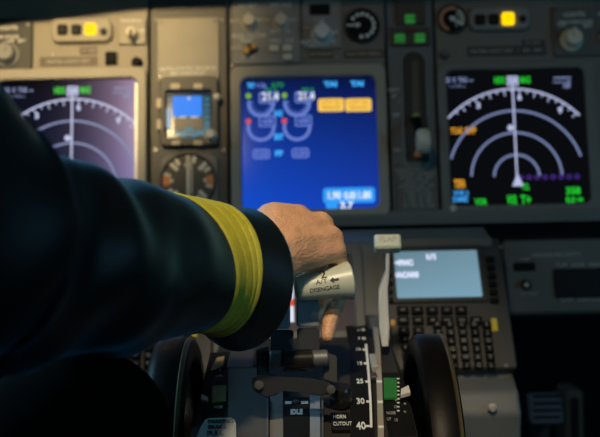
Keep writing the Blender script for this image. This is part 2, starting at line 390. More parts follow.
# --- standby display and gauge ----------------------------------------------
SD = Thing('standby_display', 'small square standby display with a bright blue sky half', 'display', FP, 189, 115)
o = SD.rc(161, 79, 219, 147.5); i = SD.rc(167, 92.5, 212, 139)
MB().bezel(o, i, .006, .003, 0, .012, .004, .0012).build('bezel', mat('standby_bezel', (.05,.045,.038), .5), SD.o, smooth=True)
s = MB().rbox(*i, 0, .0045, .003, 0).build('screen', mat('standby_screen', (.006,.007,.008), .12, spec=.05, emit=(.004,.03,.05), es=.5), SD.o)
SD.box('sky_band', 172.5, 96, 202, 116.5, .0046, .0050, glow('sky_blue', (.01,.24,1.0), .9), .001, 0, s)
SD.box('ground_band', 174, 117.5, 202, 131, .0046, .0050, mat('ground_brown', (.015,.010,.006), .4), .001, 0, s)
q = SD.uv(189, 118, .0052)
b = MB(); k = SD.px(1)
for j in range(7): u, v = SD.uv(176+j*4.3, 134+abs(j-3)*-.4, .0046); b.rbox(u-k*.9, v-k*2.5, u+k*.9, v+k*2.5, .0046, .005)
b.arc(*SD.uv(189, 126, .0046), k*11, k*12.5, 200, 340, .0046, .005, 20)
b.text('030', SD.uv(189, 129, .0052), k*5, .0052, bold=k*.2)
for y in (99, 105, 111, 117, 123, 129): u, v = SD.uv(206.5, y, .0046); b.text('20', (u, v), k*6, .0048, bold=k*.1); u, v = SD.uv(169.8, y, .0046); b.rbox(u-k*1.5, v-k*.6, u+k*1.5, v+k*.6, .0046, .005)
b.build('scale_marks', glow('teal', (.03,.30,.45), .8), s)
b = MB(); b.bar(SD.uv(180,117,.0052), SD.uv(186,117,.0052), k*1.6, .0052, .0055); b.bar(SD.uv(191,117,.0052), SD.uv(198,117,.0052), k*1.6, .0052, .0055); b.prism([SD.uv(187,97,.0052),SD.uv(191,97,.0052),SD.uv(189,101,.0052)], .0052, .0055)
b.build('aircraft_symbol', glow('pale_sym', (.8,.9,1), .6), s)
SD.box('glare_bar', 166.5, 108, 170.5, 128, .0052, .0056, glow('glare_white', (.55,.75,.9), .6), .001, 0, s)  # white glare on the screen, drawn as an emitting bar
for x, y, hx, hy in ((175,86,5,3),(198,86,5,3),(158.8,103,2.6,5.5),(158.8,124.5,2.6,5.5),(176,142.5,5,2.6),(198,142.5,5,2.6)):
    SD.box('push_button', x-hx, y-hy, x+hx, y+hy, .011 if x > 160 else 0, .015 if x > 160 else .013, M_TANB, .003, .001)
SD.knob('small_knob', 216.5, 96, 3.2, .008, M_CREAM, .012, mark=False); SD.knob('setting_knob', 210, 133.5, 5, .014, M_CREAM, .012, mark=False)
RG = Thing('standby_compass_gauge', 'round gauge with cream ticks and orange marks just above the sleeve', 'gauge', FP, 189, 180)
o = RG.rc(161, 154, 219, 210)
u, v = RG.uv(189, 181.5); k = RG.px(1)
MB().rbox(*o, 0, .006, .012, .0015).build('housing', mat('gauge_housing', (.17,.155,.125), .5), RG.o)
MB().lathe([(k*28,.006),(k*28,.010),(k*26,.0105),(k*25,.008)], (u,v,0), seg=48, caps=False).build('rim', M_PLAC, RG.o, smooth=True)
d_ = MB().lathe([(k*26,.006),(k*26,.0072)], (u,v,0), seg=48).build('dial', mat('gauge_black', (.03,.026,.02), .5), RG.o)
b = MB()
for j in range(24):
    a = R(j*15); d = Vector((math.cos(a), math.sin(a)));
    if j % 3 != 1: b.bar(Vector((u,v))+d*k*(15 if j % 3 == 0 else 18), Vector((u,v))+d*k*25.5, k*3.8, .0072, .0076)
b.build('tick_marks', M_CREAM, d_)
for sgn in (-1, 1):
    a0 = 0 if sgn > 0 else 180
    MB().arc(u, v, k*18, k*25, a0-13, a0+13, .0074, .0079, 10).build('orange_mark', M_ORANGE, d_)
b = MB(); b.bar((u, v-k*20), (u, v+k*22), k*3, .008, .009); b.bar((u+k*3.5, v-k*14), (u+k*3.5, v+k*14), k*1.2, .008, .0085); b.prism([(u-k*4,v+k*14),(u+k*4,v+k*14),(u,v+k*23)], .008, .009); b.build('needle', M_CREAM, RG.o)
# --- blank cover above ---------------------------------------------------------
BC = Thing('blank_cover_panel', 'plain beige blank cover with two lines of small lettering above the standby screen', 'panel', FP, 187, 47)
BC.box('cover', 157, 17.5, 219, 81, 0, .004, mat('cover_paint', (.34,.30,.23), .55), .002, .001)
BC.text('lettering', [('ALTN STATIC SOURCE', 188, 68.5, 3.6, 'CENTER', 1.05), ('SEE CHECKLIST', 188, 73.5, 3.6, 'CENTER', 1.0)], M_LETW, .0041)
BC.screws([(161,22),(215,21),(160,77),(217,77)], 2, .004)

# --- captain side upper row -------------------------------------------------------
LP = Thing('lighting_control_panel', 'dark lighting control panel with a round grey knob at the far left', 'panel', FP, -10, 46)
LP.box('plate', -50, 19, 32, 76, 0, .006, mat('charcoal_plate', (.03,.03,.03), .55), .003, .001)
LP.text('lettering', [('LIGHTS', 8, 28, 4), ('MAIN PANEL', 6, 37, 3.2), ('OFF   BRT', 16, 41, 3)], M_LETW, .0062)
LP.knob('dimmer_knob', 4, 51, 9, .018, M_GREYP, .006); LP.knob('dimmer_knob', -28, 51, 9, .018, M_GREYP, .006)
LP.screws([(28,24),(27,71)], 2, .006)
M_LAMPY = glow('amber_lamp', (1.0,.60,.0), 1.5)
def annunciator(label, pts, hx, lamp_at, hy):
    t = Thing('annunciator_panel', label, 'warning lights', FP, (hx[0]+hx[1])/2, (hy[0]+hy[1])/2)
    q = t.rc(hx[0], hy[0], hx[1], hy[1])
    MB().rbox(*q, 0, .009, .010, .002).build('housing', M_GREYP if hx[0] > 300 else M_BEZEL, t.o)
    for x, y, h in pts:
        lit = x == lamp_at
        b_ = t.box('push_light', x-h, y-h, x+h, y+h, .008, .013, M_LAMPY if lit else M_BLACK, .0025, .001)
        if lit: b_['label'] = 'glowing amber push light'
        b = MB(); q = t.rc(x-h, y-h, x+h, y+h, .013); cx, cy = (q[0]+q[2])/2, (q[1]+q[3])/2
        tx = 'FMC' if lit else ('A/P' if x < lamp_at-20 else 'A/T')
        b.text(tx, (cx, cy+t.px(1.5)), t.px(4.5), .0131, sx=.85); b.text('P/RST', (cx, cy-t.px(2.5)), t.px(3.6), .0131, sx=.8)
        b.build('lettering', M_PLAC if not lit else glow('amber_ink', (.65,.28,.0), 1.0), b_)
    return t
A_L = annunciator('row of square warning lights, amber one lit, on tan panel above the sleeve', [(62,29,5),(76,29,5),(90,28.5,5.7),(103,31,3)], (52,113), 90, (20,44))
A_R = annunciator('row of square warning lights, amber one lit, on dark panel at right', [(480.5,19,5),(494.5,18.5,5),(508.5,18,6),(523,18,3)], (468,529), 508.5, (9,32))
SS = Thing('selector_switch', 'small beige rotary selector on a square plate above the captain display', 'switch', FP, 131, 31)
SS.box('plate', 118.5, 18, 146, 44, 0, .005, M_BEZEL, .002, .001); SS.knob('selector_knob', 130.5, 31.5, 5.5, .014, M_CREAM, .005, mark=False)
u, v = SS.uv(130.5, 33, .022); MB().rbox(u-.0016, v-.007, u+.0016, v+.005, .018, .023, .001, .0005).build('pointer', M_BROWN, SS.o)
SS.text('lettering', [('MAIN DISPLAY', 131, 20.5, 2.8, 'CENTER', .8), ('NORM', 141, 31, 2.8, 'CENTER', .7)], M_LETW, .0051)
SQ = Thing('square_push_light', 'unlit black square push light on the tan panel', 'warning light', FP, 110.5, 57)
SQ.box('collar', 103.5, 50, 117.5, 64, 0, .004, M_BEZEL, .002, .001); SQ.box('lens', 105, 51.3, 116, 63, .003, .008, M_BLACK, .002, .001)
DK = Thing('round_knob', 'small black round knob at the corner of the tan panel', 'knob', FP, 136, 61)
DK.knob('cap', 136, 61, 4.5, .010, M_BLACK)
DK2 = Thing('round_knob', 'small grey round knob below the orange rimmed gauge', 'knob', FP, 445, 53)
DK2.knob('cap', 445, 53, 4, .010, M_DARKP)
def placard(label, rects, texts, m, at):
    t = Thing('placard', label, 'placard', FP, *at)
    b = MB()
    for r_ in rects: b.rbox(*t.rc(*r_), 0, .0012, .0008, .0003)
    b.build('plate', m, t.o); t.text('lettering', texts, M_LETG, .0013)
placard('brown stepped placard below the warning lights on the tan panel', [(80,47,97.5,54.5),(40,57,97.5,66)], [('A/T LIMIT', 89, 51, 3, 'CENTER', .8), ('MASTER LIGHTS TEST', 68, 61.5, 3.4, 'CENTER', .9)], M_BROWN, (75,58))
placard('dark stepped placard below the warning lights on the right panel', [(522,40,545,46),(467,46,546,56)], [('A/T LIMIT', 533, 43, 3, 'CENTER', .8), ('MASTER LIGHTS TEST   1   BRT  DIM', 506, 51, 3.4, 'CENTER', .9)], M_PLAC, (506,50))
placard('brown strip placard under the brake selector knob', [(309,50.5,333,58)], [('AUTO BRAKE', 321, 54, 3.2, 'CENTER', .8)], M_BROWN, (321,54))
placard('brown strip placard under the flap gauge', [(344,50,384,58)], [('FLAP LIMIT SPEEDS', 364, 54, 3.2, 'CENTER', .9)], M_BROWN, (364,54))
# --- middle panel upper row ----------------------------------------------------------
ES = Thing('engine_selector_panel', 'grey selector panel with two white knobs and an orange toggle', 'panel', FP, 268, 25)
ES.box('plate', 232, -30, 300, 63.5, 0, .004, M_GREYP, .002, .001)
ES.knob('selector_knob', 248.5, 19, 6.5, .016, M_CREAM, .004); ES.knob('selector_knob', 281, 18.5, 6.5, .016, M_CREAM, .004)
u, v = ES.uv(250, 49, .004)
MB().lathe([(.006,.004),(.006,.006),(.004,.008)], (u,v,0), seg=16).build('toggle_bushing', M_BLACK, ES.o, smooth=True)
p0 = ES.uv(246, 51.5, .014); p1 = ES.uv(254, 46.5, .014)
MB().hull_capsule((p0[0],p0[1],.014), (p0[0]+.001,p0[1]+.002,.014), .0045, .0045).build('toggle_tip', M_AMBERM, ES.o, smooth=True)
MB().hull_capsule((p1[0],p1[1],.014), (p1[0]-.001,p1[1]-.001,.012), .0038, .003).build('toggle_tip', M_AMBERM, ES.o, smooth=True)
MB().tube([(u,v,.006),((p0[0]+p1[0])/2,(p0[1]+p1[1])/2,.013)], .002).build('toggle_stem', M_BLACK, ES.o, smooth=True)
for x, y in ((274,48),(287.5,47.5),(287.5,56.5)): ES.box('push_button', x-5, y-3.3, x+5, y+3.3, .003, .010, M_CREAM, .003, .001)
ES.text('lettering', [('N1 SET', 248, 5.5, 4.2), ('SPD REF', 281, 5, 4.2), ('AUTO', 236, 21, 3), ('BOTH', 264, 20, 3.4), ('SET', 293, 20, 3.4), ('GW  V1', 281, 31, 4), ('FUEL FLOW', 249, 36, 4.2, 'CENTER', 1.05), ('RESET', 247, 41, 3.2), ('USED', 248, 57.5, 3.2), ('RATE', 237, 48, 3), ('MFD   SYS', 282, 41, 3.6)], M_LETW, .0042)
AB = Thing('brake_selector_panel', 'grey panel with a fat white rotary knob under a small dark window', 'panel', FP, 322, 22)
AB.box('plate', 302, -30, 341, 48, 0, .004, M_GREYP, .002, .001)
AB.box('window', 309.5, 4, 330, 14.5, .003, .0055, M_BLACK, .001, .0005)
AB.knob('selector_knob', 322, 30, 8.5, .020, M_WHITEP, .004)
AB.text('lettering', [('RTO OFF', 311, 28, 3.2, 'CENTER', .8), ('1 2 3', 319, 19.5, 3.6), ('MAX', 334, 32, 3.2, 'CENTER', .8), ('AUTO BRAKE', 318, 42, 4), ('ANTISKID', 319, 46, 3)], M_LETW, .0042)
FG = Thing('flap_position_gauge', 'black round gauge with white dots and a white needle pointing left', 'gauge', FP, 362, 26.5)
u, v = FG.uv(362, 26.5); k = FG.px(1)
MB().lathe([(k*17.5,0),(k*17.5,.005),(k*16.5,.006),(k*15.5,.004)], (u,v,0), seg=40, caps=False).build('rim', M_PLAC, FG.o, smooth=True)
d_ = MB().lathe([(k*16.3,.001),(k*16.3,.004)], (u,v,0), seg=40).build('dial', M_BLACK, FG.o)
b = MB()
for a in (140, 112, 88, 62, 35, 10, -14, -38, -65, -95):
    b.lathe([(k*2.0,.004),(k*2.0,.0045)], (u+k*11.5*math.cos(R(a)), v+k*11.5*math.sin(R(a)), 0), seg=12)
b.build('dial_marks', M_LETW, d_)
b = MB(); b.hull_capsule((u-k*4,v,.006), (u-k*6,v,.006), k*2.4, k*2.0); b.bar((u-k*15,v), (u-k*4,v), k*1.8, .005, .0065); b.build('needle', M_LETW, FG.o, smooth=True)
# --- gear panel ------------------------------------------------------------------------
GI = Thing('gear_indicator', 'three green landing gear lights set in a triangle of dark housings', 'warning lights', FP, 410, 28)
b = MB()
b.rbox(*GI.rc(396,1,424,25), 0, .005, .001, .0006); b.build('upper_housing', M_PLAC, GI.o)
GI.box('lower_housing', 391, 27, 430, 45, 0, .005, M_PLAC, .001, .0006)
G_GEAR = glow('gear_green', (.05,.42,.07), .38)
for x, y in ((410,18.5),(400,38),(420,37.5)): GI.box('green_light', x-5, y-4, x+5, y+4, .004, .008, G_GEAR, .0015, .0006)
GI.box('red_light', 405, 27.5, 416, 32, .004, .007, mat('dull_red', (.08,.02,.02), .4), .001, .0004)
GI.text('lettering', [('LEFT', 400, 38, 3), ('GEAR', 400, 41, 2.4), ('NOSE', 410, 18.5, 3), ('RIGHT', 420, 37.5, 3)], mat('dark_green_ink', (.0,.06,.0), .5), .0082)
GL = Thing('landing_gear_lever', 'landing gear lever with a pale wheel shaped knob in a tall dark slot', 'lever', FP, 416, 110)
b = MB(); q = GL.rc(403.5, 52, 427, 170); b.bezel((q[0]-.002,q[1]-.002,q[2]+.002,q[3]+.002), q, .014, .0135, 0, .003, 0, .0008); b.build('slot_rim', M_GREYP, GL.o, smooth=True)
MB().rbox(*q, -.001, .0006, .0135, 0).build('slot', mat('slot_black', (.02,.018,.014), .6), GL.o)
MB().rbox(*GL.rc(412,60,420,118,.004), .0006, .004, .003, .001).build('guide_bar', mat('olive_bar', (.06,.052,.03), .45), GL.o)
u, v = GL.uv(423, 141, .05); u2, v2 = GL.uv(416, 118, .01)
MB().tube([(u2,v2,.0),(u2+.001,v2-.004,.015),(u-.003,v+.006,.036),(u,v,.046)], [.006,.005,.005,.006]).build('arm', M_BLACK, GL.o, smooth=True)
b = MB(); b.lathe([(.006,-.008),(.0125,-.007),(.0145,-.003),(.0145,.003),(.0125,.007),(.006,.008)], (u, v, .050), axis='u', seg=28); b.build('wheel_knob', M_CREAM, GL.o, smooth=True)
MB().rbox(*GL.rc(415,150,422,157,.012), .002, .012, .002, .001).build('lock_trigger', M_ORANGE, GL.o)
u, v = GL.uv(416, 116, .008); MB().lathe([(.004,.0006),(.004,.008),(.003,.010)], (u,v,0), seg=16).build('override_button', mat('olive_yellow', (.40,.36,.10), .45), GL.o, smooth=True)
GL.screws([(399,64),(399,101)], 2)
GL.text('lettering', [('LANDING', 393, 90, 3, 'CENTER', .6), ('UP', 394, 96, 3), ('OFF', 396, 115, 3), ('DN', 397, 150, 3)], M_LETW, .0004)
PL = Thing('speed_limit_placard', 'grey placard packed with lines of small print below the landing gear lever', 'placard', FP, 416, 188)
PL.box('plate', 396, 162, 437, 211, 0, .0015, M_DARKP, .001, .0004)
rows = [('LANDING GEAR  LIMIT (IAS)', 170), ('OPERATING   EXTENDED', 174), ('EXTEND  270K - .82M', 178), ('RETRACT 235K', 182), ('EXTENDED 320K - .82M', 186), ('FLAPS LIMIT (IAS)', 190), ('1 - 250K   10 - 210K', 194), ('2 - 250K   15 - 200K', 198), ('5 - 250K   25 - 190K', 202), ('30 - 175K   40 - 162K', 206)]
PL.text('lettering', [(t_, 417+(y-188)*.1, y, 2.5, 'CENTER', .95) for t_, y in rows], M_LETG, .0017, bold=.0)
BG = Thing('brake_pressure_gauge', 'small round gauge with an orange rim beside the right warning lights', 'gauge', FP, 452, 20)
u, v = BG.uv(452, 20); k = BG.px(1)
MB().lathe([(k*14.5,0),(k*14.5,.005),(k*13.5,.006),(k*12.5,.004)], (u,v,0), seg=40, caps=False).build('rim', M_PLAC, BG.o, smooth=True)
d_ = MB().lathe([(k*13.5,.001),(k*13.5,.003)], (u,v,0), seg=40).build('dial', M_BLACK, BG.o)
b = MB(); b.arc(u, v, k*9.5, k*12.5, 70, 250, .003, .0036, 30); b.build('orange_arc', mat('salmon', (.55,.22,.12), .5), d_)
b = MB(); b.arc(u, v, k*8, k*12, -40, 60, .003, .0036, 20)
for a in (-60, -20, 10, 40): b.bar((u+k*5*math.cos(R(a)), v+k*5*math.sin(R(a))), (u+k*9*math.cos(R(a)), v+k*9*math.sin(R(a))), k*1.6, .003, .0038)
b.build('scale_marks', M_LETG, d_)
b = MB(); b.bar((u-k*3, v+k*2), (u+k*9, v-k*6), k*1.8, .004, .005); b.lathe([(k*2.5,.003),(k*2.5,.006)], (u,v,0), seg=14); b.build('needle', M_LETW, BG.o)
RL = Thing('lighting_control_panel', 'dark lighting control panel with a cream knob at the upper right corner', 'panel', FP, 590, 30)
RL.box('plate', 553.5, 6, 660, 55, 0, .005, M_DARKP, .003, .001)
RL.knob('dimmer_knob', 575, 36, 8.5, .018, M_CREAM, .005); RL.knob('dimmer_knob', 618, 35, 8.5, .018, M_CREAM, .005)
RL.text('lettering', [('LIGHTS', 574, 14.5, 4.4), ('BACKGROUND', 576, 22, 3.2), ('OFF', 562, 25, 3.4), ('BRT', 588, 26, 3.6), ('AFDS', 598, 14, 3.5, 'LEFT'), ('OFF', 598, 38, 4, 'LEFT')], M_LETW, .0052)
RL.screws([(556,10),(556,51)], 1.8, .005)

# ------------------------------------------------------------------ glareshield above and the ledge below the panel
up_p = FP @ Vector((0, hit(FP,300,-34)[1], 0))
M_GLARE = mat('glareshield_vinyl', (.018,.018,.02), .7, bump=.3, bscale=300)
GS = bpy.data.objects.new('glareshield', None); COL.objects.link(GS); GS.location = (0, up_p.y-.068, up_p.z+.008)
tag(GS, 'long padded black glareshield hood along the top of the instrument panel', 'glareshield')
b = MB(); b.rbox(-1.14, -.055, 1.14, .40, .0, .045, .02, .015); b.build('hood', M_GLARE, GS)
b = MB(); b.tube([(-1.14,-.05,-.035),(-.7,-.052,-.03),(-.42,-.054,-.018),(-.30,-.056,-.002),(-.2,-.058,.010),(0,-.06,.013),(.25,-.058,.012),(.34,-.056,.004),(.45,-.054,-.008),(.7,-.052,-.025),(1.14,-.05,-.035)], .016, 14); b.build('padded_lip', M_GLARE, GS, smooth=True)
lo = FP @ Vector((0, hit(FP,300,213)[1], 0))
M_LEDGE = mat('ledge_paint', (.15,.145,.13), .5, bump=.1)
lz = W(300, 228, 1.15).z
led = wbox('trim_1', -.78, .78, lo.y-.012, lo.y+.05, lz-.004, lo.z+.001, M_LEDGE, .006)
struct(led, 'grey rounded ledge running along the bottom of the instrument panel', 'trim')
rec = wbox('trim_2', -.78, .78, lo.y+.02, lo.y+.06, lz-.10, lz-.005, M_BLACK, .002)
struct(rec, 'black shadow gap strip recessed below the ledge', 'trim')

# ------------------------------------------------------------------ sloping forward aisle panel with keypads and lower display
A0 = W(392, 240, 1.115); 
FA = frame(A0, (0, -math.cos(R(42)), math.sin(R(42))))
AS = Thing('forward_aisle_stand', 'grey box shaped stand between the pilots, under the keypad unit', 'stand', FA, 300, 300)
v_t = hit(FA,300,233)[1]; v_b = hit(FA,300,374)[1]; uL = hit(FA,88,300)[0]; uR = hit(FA,513,372)[0]
PT = FA @ Vector((0, v_t, 0)); PB = FA @ Vector((0, v_b, 0))
I = AS.F.inverted()
xr = (FA @ Vector((uR,0,0))).x; xl = -xr*.98
def side_prism(prof, x0, x1, name, m, parent, inv, bev=0.004):
    b = MB()
    a = b.loop([(x0, y, z) for y, z in prof]); c = b.loop([(x1, y, z) for y, z in prof])
    b.bridge(a, c); b.face(a); b.face(list(reversed(c)))
    bmesh.ops.bevel(b.bm, geom=list(b.bm.edges), offset=bev, segments=3, affect='EDGES', profile=.5)
    return b.build(name, m, parent, xf=inv)
M_STAND = mat('stand_grey', (.115,.125,.125), .5, bump=.12, bscale=400)
side_prism([(PT.y+.05,PT.z-.006),(PT.y,PT.z-.012),(PB.y+.004,PB.z-.010),(PB.y-.03,PB.z-.012),(PB.y-.045,PB.z-.03),(PB.y-.045,.02),(PT.y+.05,.02)], xl, xr, 'body', M_STAND, AS.o, I)
fy = PB.y-.045
scr_f = frame(Vector((0,fy,PB.z-.1)), (0,-1,0)); u, v = hit(scr_f, 492, 407); P = scr_f @ Vector((u, v, 0))
b = MB(); b.lathe([(.0045,-.001),(.0045,-.003),(.003,-.0045)][::1], (P.x, P.y, P.z), axis='v', seg=18); b.build('screw', M_LETG, AS.o, xf=I, smooth=True)
# lower display
LD = Thing('lower_display', 'dim lower display unit behind the hand, a thin white line on it', 'display', FA, 301, 290)
o = LD.rc(240, 246, 364, 343); i = LD.rc(248, 257, 354, 333)
MB().bezel(o, i, .010, .008, -.006, .006, 0, .0015).build('bezel', mat('lower_bezel', (.10,.10,.095), .5), LD.o, smooth=True)
ls = MB().rbox(i[0]-.001,i[1]-.001,i[2]+.001,i[3]+.001, -.006, .0005, .008, 0).build('screen', M_PURPLE, LD.o)
q = LD.rc(289.5, 284, 293.8, 322, .0006); MB().rbox(*q, .0005, .0009, .0005, 0).build('scale_bar', glow('bar_white', (.8,.85,1.0), .9), ls)
q = LD.rc(289.5, 299, 293.8, 306, .001); MB().rbox(*q, .0009, .0012, .0005, 0).build('red_mark', glow('bar_red', (.85,.10,.05), .8), ls)
# the keypad units
CD = Thing('control_display_unit', 'keypad unit with a pale blue screen in front of the right seat', 'keypad', FA, 448, 305)
M_LEGEND = mat('key_legend', (.17,.165,.15), .5)
M_CDU = mat('keypad_grey', (.040,.039,.035), .5, bump=.1)
i = CD.rc(395, 253, 479, 300)
q0 = CD.rc(388, 241, 508, 371)
BLu = CD.uv(388, 371)[0]; 
MB().rbox(q0[0], q0[1], q0[2], q0[3], -.02, .004, .004, .0015).build('case', M_CDU, CD.o)
MB().bezel((i[0]-.007,i[1]-.006,i[2]+.006,i[3]+.007), i, .003, .002, .003, .007, .004, .001).build('screen_frame', mat('screen_frame', (.035,.034,.03), .45), CD.o)
cs = MB().rbox(i[0]-.0005,i[1]-.0005,i[2]+.0005,i[3]+.0005, .003, .0048, .002, 0).build('screen', screen_grad('keypad_screen', ((.19,.34,.43),(.19,.36,.46),(.13,.22,.28),(.16,.28,.35)), .12, .2), CD.o)
MB().rbox(*CD.rc(400,239,492,248,.004), .004, .007, .002, .001).build('top_strip', mat('strip_brown', (.12,.11,.09), .5), CD.o)
CD.text('screen_lettering', [('1/1', 431, 257, 5.4, 'CENTER', 1.2), ('<FMC', 404, 263, 5.6, 'CENTER', .9), ('<ACARS', 406, 275, 5.6, 'CENTER', .85)], glow('screen_white', (.72,.78,1.0), .95), .0049, cs, bold=.12)
def key(x, y, hx, hy, tx=None, m=M_BLACK, lab=None):
    kk = CD.box('key', x-hx, y-hy, x+hx, y+hy, .003, .0085, m, .0012, .0008)
    if lab: kk['label'] = lab
    if tx:
        b = MB(); u, v = CD.uv(x, y, .0086); b.text(tx, (u, v), CD.px(5.4 if len(tx) < 2 else 3.0), .0086, sx=1 if len(tx) < 2 else .75, bold=CD.px(.15)); b.build('legend', M_LEGEND, kk)
for j in range(6):
    key(490.5+j*.9, 258.5+j*8.2, 4.0, 2.7); key(389.8+j*.35, 258.5+j*8.2, 2.0, 2.7)
for r_, row in enumerate((('INIT','RTE','CLB','CRZ','DES'), ('MENU','LEGS','DEP','HOLD','PROG','EXEC'), ('N1','FIX'))):
    for c_, tx in enumerate(row): key(403+c_*14.6+r_*.5, 309.5+r_*10.3, 6.0, 3.9, tx)
for r_, row in enumerate(('123','456','789','.0+')):
    for c_, tx in enumerate(row): key(405+c_*12.4+r_*.8, 338.5+r_*8.8, 4.2, 3.2, tx)
for r_, row in enumerate(('ABCDE','FGHIJ','KLMNO','PQRST','UVWXY','Z-/CL')):
    for c_, tx in enumerate(row): key(437.5+c_*12.3+r_*.95, 324+r_*8.2, 4.4, 3.3, tx)
CD.box('lit_annunciator', 492, 318, 497.5, 330.5, .004, .0075, mat('yellow_mark', (.42,.33,.03), .45, emit=(.5,.36,.01), es=.14), .001, .0005)['label'] = 'small yellow annunciator'
CD.box('amber_light', 390.5, 319.5, 395, 325, .004, .0065, mat('amber_dull', (.40,.20,.03), .45, emit=(.6,.25,.02), es=.18), .001, .0005)
CD.screws([(501,247),(506,366)], 2, .004)
cl = copy_tree(CD.o); cl['label'] = 'keypad unit hidden behind the dark sleeve on the captain side'
d = cl.matrix_world.copy(); cl.location.x = -CD.o.location.x-.002

# ------------------------------------------------------------------ right lower panel
FL = frame(W(550,270,1.165), (0, -math.cos(R(25)), math.sin(R(25))))
LW = Thing('lower_instrument_panel', 'dark lower panel with a black window strip on the far right under the ledge', 'panel', FL, 560, 275)
b = MB(); q = LW.rc(504, 237, 760, 312)
b.rbox(q[0], q[1], q[2], q[3], -.03, 0, .006, .003).build('plate', M_DARKP, LW.o)
LW.box('small_window', 514.5, 262.5, 535.5, 270.5, 0, .003, M_BLACK, .001, .0005)
LW.box('window_strip', 555, 268, 622, 297, 0, .004, M_BLKGL, .002, .001)
LW.knob('selector_knob', 528, 283, 4.2, .010, M_PLAC, 0, mark=False)
u, v = LW.uv(526.5, 285, .012); MB().lathe([(.0026,.010),(.0026,.0115),(.0015,.0125)], (u,v,0), seg=14).build('knob_cap', M_CREAM, LW.o, smooth=True)
LW.text('lettering', [('GROUND PROXIMITY', 556, 255, 3.6, 'CENTER', .95), ('INOP', 525, 259, 3), ('FLAP', 562, 265, 3.6), ('GEAR', 578, 265, 3.6), ('TERR', 594, 265, 3.6), ('NORM', 567, 300, 3), ('NORM', 584, 300, 3), ('NORM', 598, 300, 3), ('SYS TEST', 529, 294, 3)], M_LETG, .0003)
LWL = copy_tree(LW.o); LWL['label'] = 'dark lower panel on the captain side behind the sleeve'; LWL.location.x = -LW.o.location.x
# rudder pedal in the dark footwell
RP = Thing('rudder_pedal', 'dark rudder pedal with a bluish metal face low in the right footwell', 'pedal', frame(W(545,408,1.30), (0,-.85,.5)), None, None)
RP.box('pad', 528, 392, 563, 424, 0, .008, mat('pedal_metal', (.07,.085,.11), .4, metal=.4), .006, .002)
b = MB()
for j in range(4): b.rbox(*RP.rc(532, 396+j*7, 559, 399+j*7), .008, .010, .0005, .0004)
b.build('tread_bars', M_BLACK, RP.o)
Fi = RP.F.inverted(); pw_ = RP.F.translation
b = MB(); b.tube([Fi @ q_ for q_ in (pw_+Vector((0,.01,-.01)), pw_+Vector((0,.05,-.12)), Vector((pw_.x,pw_.y+.06,.25)), Vector((pw_.x,pw_.y+.06,0)))], .012); b.build('pedal_arm', M_QUAD, RP.o, smooth=True)
PC = Thing('pedal_column_cover', 'dull brown upright cover beside the rudder pedal at the bottom right corner', 'cover', frame(W(580,420,1.32), (0,-1,.15)), None, None)
q = PC.rc(566, 390, 584, 450); MB().rbox(*q, -.05, 0, .006, .003).build('cover', mat('dull_brown', (.07,.06,.045), .6), PC.o)
PC.box('slot', 571, 398, 579, 440, -.001, .002, M_BLACK, .002, .0005)

